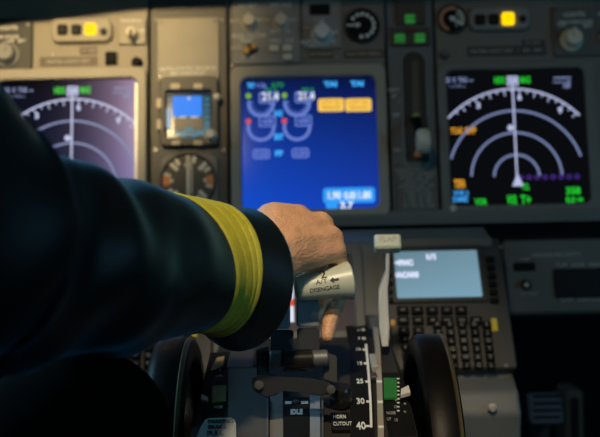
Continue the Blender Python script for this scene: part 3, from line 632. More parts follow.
# ------------------------------------------------------------------ throttle quadrant: a shallow cylinder about a crosswise axis
QR = 1.0; QY = .85; QZ = Z-.28
FQ = Matrix.Translation((0, QY, QZ))
def qhit(px, py, w=0.0):
    d = ray(px, py); c = Vector((0, QY, QZ-QR)); o = CAMP
    oy, oz = o.y-c.y, o.z-c.z; r = QR+w
    A = d.y*d.y+d.z*d.z; B = 2*(oy*d.y+oz*d.z); C = oy*oy+oz*oz-r*r
    t = (-B-math.sqrt(max(B*B-4*A*C, 0)))/(2*A); p = o+d*t
    return p.x, QR*math.atan2(p.y-c.y, p.z-c.z)
def qwarp(p):
    a = p[1]/QR; r = QR+p[2]
    return Vector((p[0], r*math.sin(a), r*math.cos(a)-QR))
class QThing(Thing):
    def __init__(s, name, label, cat, px, py, group=None):
        u, v = qhit(px, py); s.au, s.av = u, v
        P = FQ @ qwarp((u, v, 0)); s.o = bpy.data.objects.new(name, None); COL.objects.link(s.o); s.o.empty_display_size = .02
        s.F = Matrix.Translation(P); s.o.location = P; s.o['label'] = label; s.o['category'] = cat
        if group: s.o['group'] = group
        s.wp = lambda c: (FQ @ qwarp(c)) - P
    def uv(s, px, py, w=0.0): return qhit(px, py, w)
    def qrc(s, x0, y0, x1, y1, w=0): ym = (y0+y1)/2; xm = (x0+x1)/2; return (qhit(x0,ym,w)[0], qhit(xm,y1,w)[1], qhit(x1,ym,w)[0], qhit(xm,y0,w)[1])
    def plate(s, name, x0, y0, x1, y1, w0, w1, m, r=.001, ch=.0006, parent=None):
        return MB().rbox(*s.qrc(x0,y0,x1,y1,w1), w0, w1, r, ch).build(name, m, parent or s.o, warp=s.wp)
    def strip(s, name, pl, pr, w0, w1, m, parent=None):
        """plate whose left and right edges follow pixel polylines pl, pr (same y's, top to bottom)"""
        def dense(P):
            out = []
            for (xa,ya), (xb,yb) in zip(P, P[1:]):
                n_ = max(1, int((yb-ya)/12)); out += [(xa+(xb-xa)*q_/n_, ya+(yb-ya)*q_/n_) for q_ in range(n_)]
            return [qhit(x,y,w1) for x,y in out+[P[-1]]]
        b = MB(); A, B = dense(pl), dense(pr)
        T = [(b.bm.verts.new((*a_,w1)), b.bm.verts.new((*c_,w1)), b.bm.verts.new((*c_,w0)), b.bm.verts.new((*a_,w0))) for a_, c_ in zip(A, B)]
        for p_, q_ in zip(T, T[1:]):
            for e_ in range(4): b.face((p_[e_], p_[(e_+1)%4], q_[(e_+1)%4], q_[e_]))
        b.face(T[0]); b.face(T[-1][::-1]); return b.build(name, m, parent or s.o, warp=s.wp)
    def qtext(s, name, items, m, w, parent=None, bold=0.0, stretch=2.3):
        for tx, x, y, hpx, *al in items:
            b = MB(); u, v = qhit(x, y, w); tb = MB(); tb.text(tx, (0,0), hpx*.00075*1.02, w, al[0] if al else 'CENTER', 1.0, bold*hpx*.00075)
            for vv in tb.bm.verts: vv.co = Vector((u+vv.co.x, v+vv.co.y*stretch, vv.co.z))
            me = bpy.data.meshes.new('t'); tb.bm.to_mesh(me); tb.bm.free(); b.bm.from_mesh(me); bpy.data.meshes.remove(me)
            r_ = b.build(name, m, parent or s.o, warp=s.wp)
        return r_
QT = QThing('throttle_quadrant', 'dark grey throttle quadrant console with slots, lettering and a flap scale', 'console', 300, 420)
# housing: grid surface with side walls
b = MB(); n = 24; vs0, vs1 = qhit(300,700)[1], .10
xl_, xr_ = qhit(227,415)[0], qhit(340,400)[0]
xr_ = qhit(411, 400)[0]; xl_ = -xr_+.004
rows = []
for k_ in range(n+1):
    vv = vs0+(vs1-vs0)*k_/n
    rows.append([b.bm.verts.new((x_, vv, w_)) for x_, w_ in ((xl_,-.6),(xl_,-.006),(xl_+.004,-.002),(xr_-.004,-.002),(xr_,-.006),(xr_,-.6))])
for a, c in zip(rows, rows[1:]):
    for j in range(5): b.bm.faces.new((a[j],a[j+1],c[j+1],c[j]))
b.face(rows[0]); b.face(list(reversed(rows[-1])))
b.build('housing', mat('housing_grey', (.030,.030,.028), .6, spec=.1, bump=.1), QT.o, warp=QT.wp)
gp = QT.strip('side_plate', [(228,368),(228,600)], [(267,368),(268,600)], -.003, .003, M_QUAD)
QT.plate('plate_block', 229, 347, 254, 367, -.002, .004, M_PLAC, .001, .001)
QT.strip('light_edge', [(266.6,398),(266.6,600)], [(268.4,398),(269,600)], .003, .0045, M_STEEL)
QT.strip('side_plate', [(270,385),(270,600)], [(283,385),(283,600)], -.003, .002, mat('quadrant_brown', (.14,.135,.12), .5))
ip = QT.strip('idle_plate', [(284,397),(283,600)], [(309,397),(309,600)], -.002, .004, M_BLACK)
QT.plate('idle_tick', 285, 401.3, 291.5, 403.6, .004, .0045, M_LETW, .0002, 0, ip); QT.plate('idle_tick', 301, 401, 308, 403.3, .004, .0045, M_LETW, .0002, 0, ip)
u, v = qhit(296, 402.5, .004); MB().lathe([(.0028,.004),(.0028,.0052),(.0018,.0056)], (u,v,0), seg=16).build('screw', M_QUAD, QT.o, warp=QT.wp, smooth=True)
QT.qtext('idle_lettering', [('IDLE', 296.5, 412, 6.2)], M_LETW, .0042, ip, bold=.05)
QT.strip('side_plate', [(310,395),(310,600)], [(320,395),(321,600)], -.002, .004, M_LEVER)
QT.strip('light_edge', [(321.5,398),(322,600)], [(323.3,398),(324.5,600)], .002, .0045, M_STEEL)
MB().lathe([(.009,.0),(.009,.012),(.0075,.015)], (*qhit(341,404,.0),0), seg=24).build('horn_cutout_button', M_BLKGL, QT.o, warp=QT.wp, smooth=True)
QT.qtext('horn_lettering', [('HORN', 333, 417, 4.5, 'LEFT'), ('CUTOUT', 333, 424, 4.5, 'LEFT')], M_LETW, .0022, bold=.0)
QT.plate('horn_plate', 331, 412, 350, 429, -.002, .0018, M_BLACK)
# flap scale
fs = QT.strip('flap_scale', [(344,318),(350,345),(350,380),(350,437),(350,600)], [(366,318),(370,345),(373,380),(375,437),(376,600)], -.002, .0015, M_BLACK)
line = [(363.6,318),(366,345),(368,365),(369.4,385),(370.6,405),(371.3,427.5)]
b = MB()
pl = [qhit(x-1.2,y,.0017) for x,y in line]; pr = [qhit(x+1.2,y,.0017) for x,y in line]
for k_ in range(len(line)-1): b.prism([pl[k_],pl[k_+1],pr[k_+1],pr[k_]], .0014, .0019)
for y, x, L in ((321,364,3),(329.5,364.6,3),(338.3,365.6,3.6),(349.5,366.6,4),(363.3,367.9,4),(381.5,369.2,4),(401.5,370.3,4),(426,371.3,6)):
    b.rbox(*QT.qrc(x-L, y-.9, x, y+.9, .0017), .0014, .0019)
b.build('flap_line', M_LETW, fs, warp=QT.wp)
QT.qtext('flap_number', [('1',358.5,322,5),('2',358.5,330,5.4),('5',359.3,338.3,6),('10',358.2,349.3,6.6),('15',359.5,363.3,7),('25',360,381.3,7.8),('30',360.5,401.3,8.6),('40',361,426,9.4)], M_LETW, .0018, fs, bold=.02, stretch=2.15)
# flap slot
sl = QT.strip('flap_gate', [(371.5,318),(375,345),(376.5,380),(378,437),(379,600)], [(376.5,318),(380,345),(382,380),(384,437),(385.5,600)], -.002, .003, M_SLOT)
for y, x in ((381.2,379.3),(401.5,380.2),(426.5,381)): QT.plate('gate_tick', x-2.6, y-1, x+2.6, y+1, .003, .0036, M_LETW, .0003, 0, sl)
QT.plate('gate_block', 370.5, 353.5, 377.5, 366, .0, .006, mat('gate_grey', (.32,.31,.27), .5), .001, .0008)
QT.plate('gate_block', 371, 372, 377, 376.5, .0, .004, M_PLAC, .001, .0008)
u_, v_ = qhit(369,318); QT.plate('gate_stop', 366, 308, 376, 319, .0, .010, M_STEEL, .002, .001)
# trim indicators either side
def trim_indicator(label, sgn):
    t = QThing('trim_indicator', label, 'scale', 392 if sgn > 0 else 216, 392)
    if sgn > 0:
        t.plate('scale_plate', 383.5, 372, 410, 437, -.002, .001, M_BLACK)
        t.strip('green_band', [(383.5,377.5),(384,398)], [(396.5,378),(397.5,398)], .0005, .0022, M_GREENB)
        p = t.strip('pointer', [(401,389),(400.6,394.8)], [(408.5,385),(410.5,392)], .004, .007, M_WHITEP); p['label'] = 'white pointer'
        t.qtext('lettering', [('5', 396, 399.5, 4), ('10', 395.5, 407, 4), ('NOSE', 391, 413, 3.6), ('UP', 389, 419, 3.6), ('+', 405, 404, 5), ('+', 405, 412, 5), ('15', 396, 420, 4)], M_LETG, .0012)
        b = MB()
        for y in (379,383,387,391,395,399,403,407,411): b.rbox(*t.qrc(397, y-.5, 399.5, y+.5, .001), .001, .0015)
        b.build('tick_marks', M_LETW, t.o, warp=t.wp)
    else:
        t.plate('scale_plate', 199, 352, 227, 437, -.002, .001, M_BLACK)
        t.strip('green_band', [(212.5,386),(212,402)], [(226,385),(226,401)], .0005, .0022, M_GREENB)
        p = t.strip('pointer', [(201.5,394),(201,399)], [(208,397),(208,401)], .002, .004, M_WHITEP)
        t.strip('takeoff_band', [(217,357.5),(211,369)], [(224.5,356),(223,365)], .0005, .002, mat('tan_band', (.40,.28,.12), .5))
        t.qtext('lettering', [('5', 220, 370, 4), ('APPL', 219.5, 376, 3.8), ('NOSE', 218, 407, 3.6)], M_LETG, .0024)
    return t
trim_indicator('small green trim scale with white pointer beside the right trim wheel', 1)
trim_indicator('small green and tan trim scale just above the parking brake handle', -1)
# ------------------------------------------------------------------ trim wheels
def trim_wheel(label, x0, x1, ytop, yc):
    top = W((x0+x1)/2, ytop, .845); r = .125; c = top+Vector((0, .0, -r)); hw = (x1-x0)*.5*.80/FPX
    o_ = bpy.data.objects.new('stabiliser_handwheel', None); COL.objects.link(o_); o_.location = c
    tag(o_, label, 'wheel', 'stabiliser trim wheels')
    b = MB(); b.lathe([(r*.86,-hw),(r*.96,-hw),(r*.985,-hw*.85),(r,-hw*.5),(r,hw*.5),(r*.985,hw*.85),(r*.96,hw),(r*.86,hw),(r*.83,hw*.8),(r*.83,-hw*.8),(r*.86,-hw)], axis='u', seg=72, caps=False)
    b.build('rim', M_RUBBER, o_, smooth=True)
    b = MB(); b.lathe([(r*.845,-hw*.45),(r*.845,hw*.45)], axis='u', seg=48); b.build('disc', M_BLKGL, o_, smooth=True)
    b = MB(); b.lathe([(.03,-hw*1.1),(.03,hw*1.1)], axis='u', seg=24); b.build('hub', M_BLKGL, o_, smooth=True)
    b = MB(); b.lathe([(r*.99,hw*.62),(r*1.004,hw*.72),(r*1.0,hw*.86),(r*.98,hw*.9)], axis='u', seg=72, caps=False); b.build('sheen_ring', mat('edge_sheen', (.16,.13,.07), .35, metal=.7), o_, smooth=True)  # brass-toned ring stands in for the sheen on the black rim
    return o_
trim_wheel('black trim wheel standing upright at right beside the flap scale', 414, 449, 340, 0)
tw = trim_wheel('black trim wheel lost in the dark under the sleeve', 152, 192, 343, 0)
# ------------------------------------------------------------------ thrust levers
def axis_frame(p, q, up=(0,0,1)):
    x = (q-p).normalized(); z = (Vector(up)-x*Vector(up).dot(x)).normalized(); y = z.cross(x)
    M = Matrix((x, y, z)).transposed().to_4x4(); M.translation = p; return M
def thrust_lever():
    hl = W(296.5, 288.5, .790); hr = W(350, 280.4, .798)
    base = W(309, 372, .770)
    o_ = bpy.data.objects.new('thrust_lever', None); COL.objects.link(o_); o_.location = base; inv = Matrix.Translation(-base)
    tag(o_, 'ivory handled thrust lever marked 2 gripped by the hand', 'lever', None)
    L = (hr-hl).length; A = axis_frame(hl, hr)
    def rad(t): return .0103+.0052*t**1.6
    prof = [(.006,-.001),(.0092,.0)]+[(rad(t/10), L*t/10*.985) for t in range(1, 11)]+[(.0150,L),(.0138,L+.0008),(.004,L+.0012)]
    b = MB(); b.lathe(prof, axis='u', seg=48); b.build('handle', M_HANDLE, o_, smooth=True, xf=inv @ A)
    # lettering wrapped on the handle towards the viewer
    cv = A.inverted() @ CAMP; base_a = math.atan2(cv.z, cv.y)
    def wrap(items, bold):
        b = MB()
        for tx, fx, dy, h, sx in items:
            tb = MB(); tb.text(tx, (0,0), h*1.42, 0, 'CENTER', sx, bold*h, .0001)
            for vv in tb.bm.verts:
                x = L*fx+vv.co.x; r_ = rad(max(0,min(1,x/L)))+.00015+vv.co.z
                a = base_a - (dy+vv.co.y)/r_
                vv.co = Vector((x, r_*math.cos(a), r_*math.sin(a)))
            me = bpy.data.meshes.new('t'); tb.bm.to_mesh(me); tb.bm.free(); b.bm.from_mesh(me); bpy.data.meshes.remove(me)
        return b
    wrap([('2', .48, .0082, .0078, 1.0), ('A/T', .42, .0022, .0036, 1.15), ('DISENGAGE', .46, -.0038, .0036, .86)], .012).build('lettering', M_LETK, o_, xf=inv @ A)
    b = MB()
    pts = [(-.004,0),(-.0008,.0026),(-.0008,.001),(.003,.001),(.003,-.001),(-.0008,-.001),(-.0008,-.0026)]
    f = []
    for x, y in pts:
        xx = L*.66+x; r_ = rad(xx/L)+.0003; a = base_a-(.0022+y)/r_; f.append(b.bm.verts.new((xx, r_*math.cos(a), r_*math.sin(a))))
    b.face(f); ar = b.build('arrow_mark', M_LETK, o_, xf=inv @ A)
    # arm
    def arm_piece(name, x0, x1, ya, yb, da, db, th, m):
        P = [W(x0,ya,da), W(x1,ya,da), W(x1,yb,db), W(x0,yb,db)]; n = (P[1]-P[0]).cross(P[3]-P[0]).normalized()*th
        if n.y < 0: n = -n
        b = MB(); a = b.loop(P); c = b.loop([p+n for p in P]); b.bridge(a, c); b.face(a); b.face(list(reversed(c)))
        bmesh.ops.bevel(b.bm, geom=list(b.bm.edges), offset=.0012, segments=2, affect='EDGES')
        return b.build(name, m, o_, xf=inv)
    arm_piece('arm', 296.5, 318.5, 290, 327, .808, .806, .010, mat('lever_face', (.22,.29,.33), .5))
    arm_piece('arm_lower', 297, 319.5, 327.2, 358, .8075, .795, .010, mat('lever_dark', (.028,.034,.042), .7, spec=.05))
    return o_, inv
TL, TLI = thrust_lever()
# reverse lever hub and bracket (move with the thrust lever)
b = MB(); p = W(283, 361, .765); q = W(311, 360, .768); Lh = (q-p).length
b.lathe([(.0085,0),(.0085,Lh)], axis='u', seg=28); b.build('hub', M_BLKGL, TL, smooth=True, xf=TLI @ axis_frame(p, q))
for a, c in ((W(270,359,.765), W(282,359,.765)), (W(312,359,.768), W(328,358,.769))):
    b = MB(); Ls = (c-a).length; b.lathe([(.0055,0),(.0066,.001),(.0066,Ls-.001),(.0055,Ls)], axis='u', seg=24); b.build('spool', M_STEEL, TL, smooth=True, xf=TLI @ axis_frame(a, c))
def flat_poly(name, pts, d, th, m, parent, inv):
    b = MB(); P = [W(x,y,d) for x, y in pts]; n = ray(300,300)*th
    a = b.loop(P); c = b.loop([p_+n for p_ in P]); b.bridge(a, c); b.face(a); b.face(list(reversed(c)))
    bmesh.ops.bevel(b.bm, geom=[e for e in b.bm.edges], offset=.0008, segments=2, affect='EDGES')
    return b.build(name, m, parent, xf=inv)
M_BRK = mat('bracket_grey', (.020,.023,.028), .5, bump=.1)
flat_poly('bracket', [(256,350),(269,346),(269,380),(257,380)], .768, .006, mat('bracket_light', (.05,.052,.052), .5), TL, TLI)
flat_poly('reverse_link', [(252,378),(258,376),(275,377),(312,379),(331,384),(334,393),(320,396),(300,391),(283,390),(276,395),(266,398),(252,390)], .750, .008, M_BRK, TL, TLI)
flat_poly('bracket', [(324,352),(337,356),(337,384),(324,380)], .770, .006, mat('bracket_light', (.05,.052,.052), .5), TL, TLI)
for x, y, d in ((259,385,.7485),(262,366,.7665),(331,389.5,.7485)):
    c = W(x,y,d); b = MB(); b.lathe([(.0034,-.0005),(.0034,.0008),(.002,.0012)], seg=18)
    b.build('pivot_screw', M_QUAD, TL, smooth=True, xf=TLI @ frame(c, CAMP-c))
T1 = copy_tree(TL); T1.location = TL.location+Vector((-.050,-.004,0)); T1['label'] = 'thrust lever beside lever 2 hidden behind the jacket cuff'
for ch in list(T1.children):
    if ch.name.startswith('arm') and not ch.name.startswith('arrow'): ch.location.x += .029 if 'lower' in ch.name else .0272
    if ch.name.startswith(('lettering','arrow','reverse','pivot','spool','bracket','hub')): bpy.data.objects.remove(ch)
# ------------------------------------------------------------------ flap lever
FLV = bpy.data.objects.new('flap_lever', None); COL.objects.link(FLV); fb = W(384, 346, .90); FLV.location = fb; finv = Matrix.Translation(-fb)
tag(FLV, 'flap lever with a flat white knob and a bent grey shaft beside the keypad screen', 'lever')
kc = W(387.5, 243, .925); KF = frame(kc, (0,-.75,.66))
b = MB(); q = (-.0122, -.0075, .0122, .0075); b.rbox(*q, -.006, .005, .0025, .0018); b.build('knob', M_HANDLE, FLV, xf=finv @ KF)
b = MB(); b.text('FLAP', (0,.001), .0075, .0052, bold=.0002); b.build('lettering', M_LETG, FLV, xf=finv @ KF)
pl = [(386.5,250,.925),(385.8,258,.924),(386,272,.922),(379,291,.918),(378.8,310,.912),(379.5,328,.908),(382,346,.902)]
pr = [(389.2,250,.925),(389.6,262,.924),(389.2,275,.922),(387.6,290,.918),(388.2,310,.912),(389.5,328,.908),(388,346,.902)]
b = MB(); Lp = [W(*p_) for p_ in pl]; Rp = [W(*p_) for p_ in pr]; n = Vector((0,.006,.001))
A_ = b.loop(Lp+Rp[::-1]); B_ = b.loop([p_+n for p_ in Lp+Rp[::-1]]); b.bridge(A_, B_); b.face(A_); b.face(list(reversed(B_)))
b.build('shaft', mat('shaft_grey', (.42,.43,.42), .4), FLV, xf=finv)
# ------------------------------------------------------------------ parking brake handle
PK = bpy.data.objects.new('parking_brake_handle', None); COL.objects.link(PK); pc = W(218, 432, .735); PK.location = pc; pinv = Matrix.Translation(-pc)
tag(PK, 'pale parking brake handle with black lettering at the bottom edge', 'handle')
PF = frame(pc, (0,-.86,.5))
def pk(x, y, w=0): return hit(PF, x, y, w)
pts = [pk(*p_) for p_ in ((206,418),(233,417.2),(235.5,420),(236.5,460),(194,460),(197,434),(202.5,427),(203.5,421))]
b = MB(); b.prism(pts[::-1], -.012, 0); bmesh.ops.bevel(b.bm, geom=list(b.bm.edges), offset=.0012, segments=2, affect='EDGES'); b.build('grip', mat('grip_white', (.40,.42,.40), .5, noise=.1), PK, xf=pinv @ PF)
b = MB()
for tx, x, y, h in (('PARKING', 208, 421.8, 4.6), ('BRAKE', 208, 427.3, 4.6), ('PULL', 207, 433.5, 5.6)):
    b.text(tx, pk(x,y), h*.00073*1.28, .0002, 'LEFT', 1.05, .00002)
b.build('lettering', M_LETK, PK, xf=pinv @ PF)
b = MB(); b.tube([(0,-.02,-.010),(0,-.03,-.08)], .007); b.build('stem', M_STEEL, PK, smooth=True, xf=pinv @ PF)

# ------------------------------------------------------------------ the pilot
def remesh(mb, voxel, smooth, name='t'):
    me = bpy.data.meshes.new(name); mb.bm.to_mesh(me); mb.bm.free()
    o_ = bpy.data.objects.new(name, me); COL.objects.link(o_)
    m_ = o_.modifiers.new('r', 'REMESH'); m_.mode = 'VOXEL'; m_.voxel_size = voxel; m_.use_smooth_shade = True
    if smooth: s_ = o_.modifiers.new('s', 'SMOOTH'); s_.iterations = smooth; s_.factor = .5
    dg = bpy.context.evaluated_depsgraph_get(); out = bpy.data.meshes.new_from_object(o_.evaluated_get(dg))
    bpy.data.objects.remove(o_); bpy.data.meshes.remove(me); return out
def chain(mb, pts):
    for (p, r0), (q, r1) in zip(pts, pts[1:]): mb.hull_capsule(p, q, r0, r1)
def V3(x, y, z): return Vector((x, y, Z+z))
SH_R = V3(-.30,.33,-.03); SH_L = V3(-.68,.36,-.05); ELB = W(-48,230,.515)
hand = MB()
wr = W(248,268,.752); wr2 = W(275,250,.772)
chain(hand, [(W(150,263,.66), .036), (wr, .028), (wr2, .0265)])
MCP = {'i': W(298,219.5,.802), 'm': W(320,226,.805), 'r': W(330.5,239,.800), 'l': W(334.5,250,.797)}
rad_ = {'i': .0125, 'm': .0120, 'r': .0112, 'l': .0100}
wb = {'i': W(274,226,.787), 'm': W(280,238,.779), 'r': W(284,248,.773), 'l': W(287,254,.772)}
rb = {'i': .0195, 'm': .021, 'r': .021, 'l': .0172}
for f_ in 'imrl': chain(hand, [(wr2, .024), (wb[f_], rb[f_]), (MCP[f_].lerp(wb[f_], .45), (rad_[f_]+rb[f_])/2*.98), (MCP[f_], rad_[f_])])
for a, c in (('i','m'),('m','r'),('r','l')):
    chain(hand, [(wb[a].lerp(wb[c],.5), .019), ((MCP[a]+MCP[c])/2*.72+(wb[a]+wb[c])/2*.28, .0125)])
# heel of the hand resting on the handle
chain(hand, [(W(287,257,.779), .0148), (W(316,249,.796), .0128), (W(330,250,.800), .0105)])
# fingers closing over the front of the handle
chain(hand, [(MCP['i'], .0120), (W(312,245,.840), .0098), (W(312,280,.845), .0085), (W(308,302,.832), .0072)])
chain(hand, [(MCP['m'], .0118), (W(329,254,.842), .0098), (W(324,286,.848), .0085), (W(318,306,.833), .0072)])
chain(hand, [(MCP['r'], .0110), (W(337,265,.833), .0092), (W(333,297,.838), .0080), (W(326,318,.826), .0068)])
chain(hand, [(MCP['l'], .0098), (W(339.5,272,.812), .0084), (W(337,302,.818), .0074), (W(330,320,.806), .0068), (W(327.5,336,.801), .0056)])
# thumb closes under the handle
chain(hand, [(wr2, .020), (W(258,278,.784), .0150), (W(260,298,.800), .0112), (W(268,308,.812), .0086)])
# tendons and knuckle tops
for f_ in 'imrl':
    nrm = (CAMP-MCP[f_]).normalized()*.6+Vector((0,0,.8)); nrm.normalize()
    hand.hull_capsule(MCP[f_]+nrm*rad_[f_]*.30, MCP[f_]+nrm*rad_[f_]*.32, rad_[f_]*.80, rad_[f_]*.80)
    chain(hand, [(MCP[f_]+nrm*rad_[f_]*.78, .0030), (MCP[f_].lerp(wb[f_],.6)+nrm*((rad_[f_]+rb[f_])/2*.90), .0024), (wb[f_]+nrm*rb[f_]*.92, .0016)])
hm = remesh(hand, .0014, 5)
rest = MB()
chain(rest, [(W(150,263,.66), .034), (ELB, .042), (SH_R, .055)])
hipc = V3(-.49,.27,-.46)
chain(rest, [(SH_R, .06), (V3(-.49,.33,-.02), .075), (SH_L, .06)]); chain(rest, [(V3(-.42,.32,-.10), .10), (V3(-.45,.28,-.42), .12)]); chain(rest, [(V3(-.56,.32,-.10), .10), (V3(-.53,.28,-.42), .12)])
chain(rest, [(V3(-.49,.33,.02), .055), (V3(-.49,.36,.12), .055)])
hd = V3(-.49,.385,.20)
chain(rest, [(hd+Vector((0,-.02,.04)), .085), (hd+Vector((0,.025,.0)), .075)]); chain(rest, [(hd+Vector((0,.03,-.02)), .065), (hd+Vector((0,.055,-.075)), .035)])
chain(rest, [(hd+Vector((0,.095,.012)), .008), (hd+Vector((0,.115,-.025)), .013)])
for sx in (-1, 1):
    chain(rest, [(hd+Vector((sx*.082,.0,.015)), .014), (hd+Vector((sx*.08,.004,-.03)), .010)])
    chain(rest, [(hd+Vector((sx*.033,.088,.02)), .012), (hd+Vector((sx*.036,.086,.02)), .012)])
chain(rest, [(hd+Vector((-.022,.092,-.055)), .008), (hd+Vector((.022,.092,-.055)), .008)])
# other arm, hand on the thigh
EL2 = V3(-.76,.42,-.30); WR2 = V3(-.64,.62,-.36)
chain(rest, [(SH_L, .055), (EL2, .045), (WR2, .028)])
for j in range(4):
    p0 = WR2+Vector((.012+j*.016-.03,.085-.006*abs(j-1.5),.0)); chain(rest, [(WR2, .02), (p0, .012), (p0+Vector((.002,.04-.004*abs(j-1.5),-.012)), .009), (p0+Vector((.004,.06,-.030)), .0075)])
chain(rest, [(WR2, .02), (WR2+Vector((.05,.05,-.005)), .011), (WR2+Vector((.055,.085,-.015)), .009)])
KNEE = W(76,442,.64); KNE = {-.62: V3(-.62,.70,-.43), -.38: KNEE}
for sx, kx in ((-.57,-.62), (-.41,-.38)):
    chain(rest, [(V3(sx,.28,-.47), .085), (KNE[kx], .045), (V3(kx,.98,-.86), .042), (V3(kx,1.06,-.955), .038)])
rm = remesh(rest, .007, 6)
bm = bmesh.new(); bm.from_mesh(hm); bm.from_mesh(rm); me = bpy.data.meshes.new('person'); 
bm.to_mesh(me); bm.free()
PERSON = bpy.data.objects.new('person', me); COL.objects.link(PERSON)
tag(PERSON, 'pilot in a dark jacket with a gold sleeve stripe, hand closed on the thrust lever', 'person')
for p_ in me.polygons: p_.use_smooth = True
ms = mat('skin', (.62,.335,.185), .45, noise=.26, scale=75, bump=.0, sss=.08)
nt = ms.node_tree; bs = nt.nodes['Principled BSDF']; tc = nt.nodes.new('ShaderNodeTexCoord')
vo = nt.nodes.new('ShaderNodeTexVoronoi'); vo.inputs['Scale'].default_value = 420; nz = nt.nodes.new('ShaderNodeTexNoise'); nz.inputs['Scale'].default_value = 110; nz.inputs['Detail'].default_value = 7
mp = nt.nodes.new('ShaderNodeMapping'); mp.inputs['Scale'].default_value = (1.0, .55, 1.4); nt.links.new(tc.outputs['Object'], mp.inputs[0])
nt.links.new(mp.outputs[0], vo.inputs['Vector']); nt.links.new(mp.outputs[0], nz.inputs['Vector'])
ad = nt.nodes.new('ShaderNodeMath'); ad.operation = 'MULTIPLY_ADD'; ad.inputs[1].default_value = 2.2; nt.links.new(nz.outputs['Fac'], ad.inputs[0]); nt.links.new(vo.outputs['Distance'], ad.inputs[2])
bp = nt.nodes.new('ShaderNodeBump'); bp.inputs['Strength'].default_value = .5; bp.inputs['Distance'].default_value = .0009
nt.links.new(ad.outputs[0], bp.inputs['Height']); nt.links.new(bp.outputs['Normal'], bs.inputs['Normal'])
me.materials.append(ms)
# jacket: sleeve as a loft of rings
M_JACKET = mat('jacket_cloth', (.0012,.0017,.0022), .46, noise=.2, scale=300, bump=.3, bscale=900, sheen=.21, spec=.30)
M_JACKET.node_tree.nodes['Principled BSDF'].inputs['Sheen Tint'].default_value = (.2,.68,1,1)
M_GOLD = mat('gold_braid', (.47,.42,.035), .5, noise=.25, scale=160, bump=.6, bscale=700)
def crom(P, t):
    n = len(P)-1; k_ = min(int(t*n), n-1); f = t*n-k_
    g = lambda j: P[max(0,min(n,j))]
    a, b_, c, d_ = g(k_-1), g(k_), g(k_+1), g(k_+2)
    return .5*((2*b_)+(c-a)*f+(2*a-5*b_+4*c-d_)*f*f+(3*b_-a-3*c+d_)*f*f*f)
FORE = [(W(-20,246,.53),.062), (W(40,260,.567),.0575), (W(92,263,.61),.0550), (W(138,264,.655),.0535), (W(187,265,.702),.0468), (W(213,269,.726),.0465), (W(240,279,.747),.0525)]
fc = [p for p, r in FORE]; fr = [Vector((r,0,0)) for p, r in FORE]
def fore(t, th, dr=0):
    p = crom(fc, t); a = (crom(fc, min(1,t+.02))-crom(fc, max(0,t-.02))).normalized()
    up = Vector((-.10,0,1)); rt = a.cross(up).normalized(); u_ = rt.cross(a)
    r = crom(fr, t).x+dr
    return p+r*(math.cos(th)*rt*1.0+math.sin(th)*(u_-a*.22*min(1,t*1.6)))
def fold(t, th):
    # cloth folds gathering at the inside of the elbow, fading toward the cuff
    g = max(0, 1-t/.72)
    return g*(.0058*math.sin(22*t+2.2*math.sin(th+.6)+.9)+.0022*math.sin(41*t-3*th)+.0012*math.sin(5*th+9*t))+.0006*math.sin(3*th+14*t)
def loft(fn, n, m, close=(True, True)):
    b = MB(); Ls = [b.loop([fn(i_/n, 2*math.pi*j/m) for j in range(m)]) for i_ in range(n+1)]
    for a, c in zip(Ls, Ls[1:]): b.bridge(a, c)
    return b, Ls
b, Ls = loft(lambda t, th: fore(t, th, fold(t, th)), 90, 72)
# hem turned inside the cuff
cen = crom(fc, 1.0)
ax = (fc[-1]-fc[-2]).normalized()
inr = [b.loop([cen+(v_.co-cen)*s_+ax*dx for v_ in Ls[-1]]) for s_, dx in ((.985,.0025),(.94,.0020),(.90,-.012),(.80,-.05))]
b.bridge(Ls[-1], inr[0])
for a, c in zip(inr, inr[1:]): b.bridge(a, c)
b.face(list(reversed(Ls[0])))
# upper arm, heavier and closer
UP = [(ELB+Vector((.022,.034,-.012)),.030), (ELB+Vector((.012,.022,-.006)),.060), (ELB,.0715), (ELB.lerp(SH_R,.25)+Vector((0,0,.016)),.079), (ELB.lerp(SH_R,.55),.084), (ELB.lerp(SH_R,.85)+Vector((0,0,.01)),.092), (SH_R+Vector((-.04,0,.01)),.09), (SH_R+Vector((-.10,0,-.0)),.06)]
uc = [p for p, r in UP]; ur = [Vector((r,0,0)) for p, r in UP]
def upper(t, th):
    p = crom(uc, t); a = (crom(uc, min(1,t+.03))-crom(uc, max(0,t-.03))).normalized()
    rt = a.cross(Vector((0,0,1))).normalized(); u_ = rt.cross(a); r = max(crom(ur, t).x, .004)
    w_ = .0035*math.sin(30*t+1.7*math.sin(th))*max(0,1-abs(t-.3)/.4)+.0015*math.sin(4*th+10*t)
    return p+(r+w_)*(math.cos(th)*rt+math.sin(th)*u_)
b2, L2 = loft(upper, 60, 60); b2.face(list(reversed(L2[0]))); b2.face(L2[-1])
tor = MB()
chain(tor, [(SH_R+Vector((-.05,0,-.0)), .085), (V3(-.49,.32,-.03), .10), (SH_L+Vector((.04,0,0)), .085)])
for x_ in (-.40, -.58): chain(tor, [(V3(x_,.33,-.10), .125), (V3(x_*.5-.245,.29,-.44), .145)])
chain(tor, [(SH_L, .085), (EL2, .07), (EL2.lerp(WR2,.93), .048)])
tm = remesh(tor, .009, 6)
jb = bmesh.new()
for src in (b, b2):
    bmesh.ops.recalc_face_normals(src.bm, faces=src.bm.faces); tmp = bpy.data.meshes.new('t'); src.bm.to_mesh(tmp); src.bm.free(); jb.from_mesh(tmp)
jb.from_mesh(tm)
jm = bpy.data.meshes.new('jacket'); jb.to_mesh(jm); jb.free(); jm.materials.append(M_JACKET)
for p_ in jm.polygons: p_.use_smooth = True
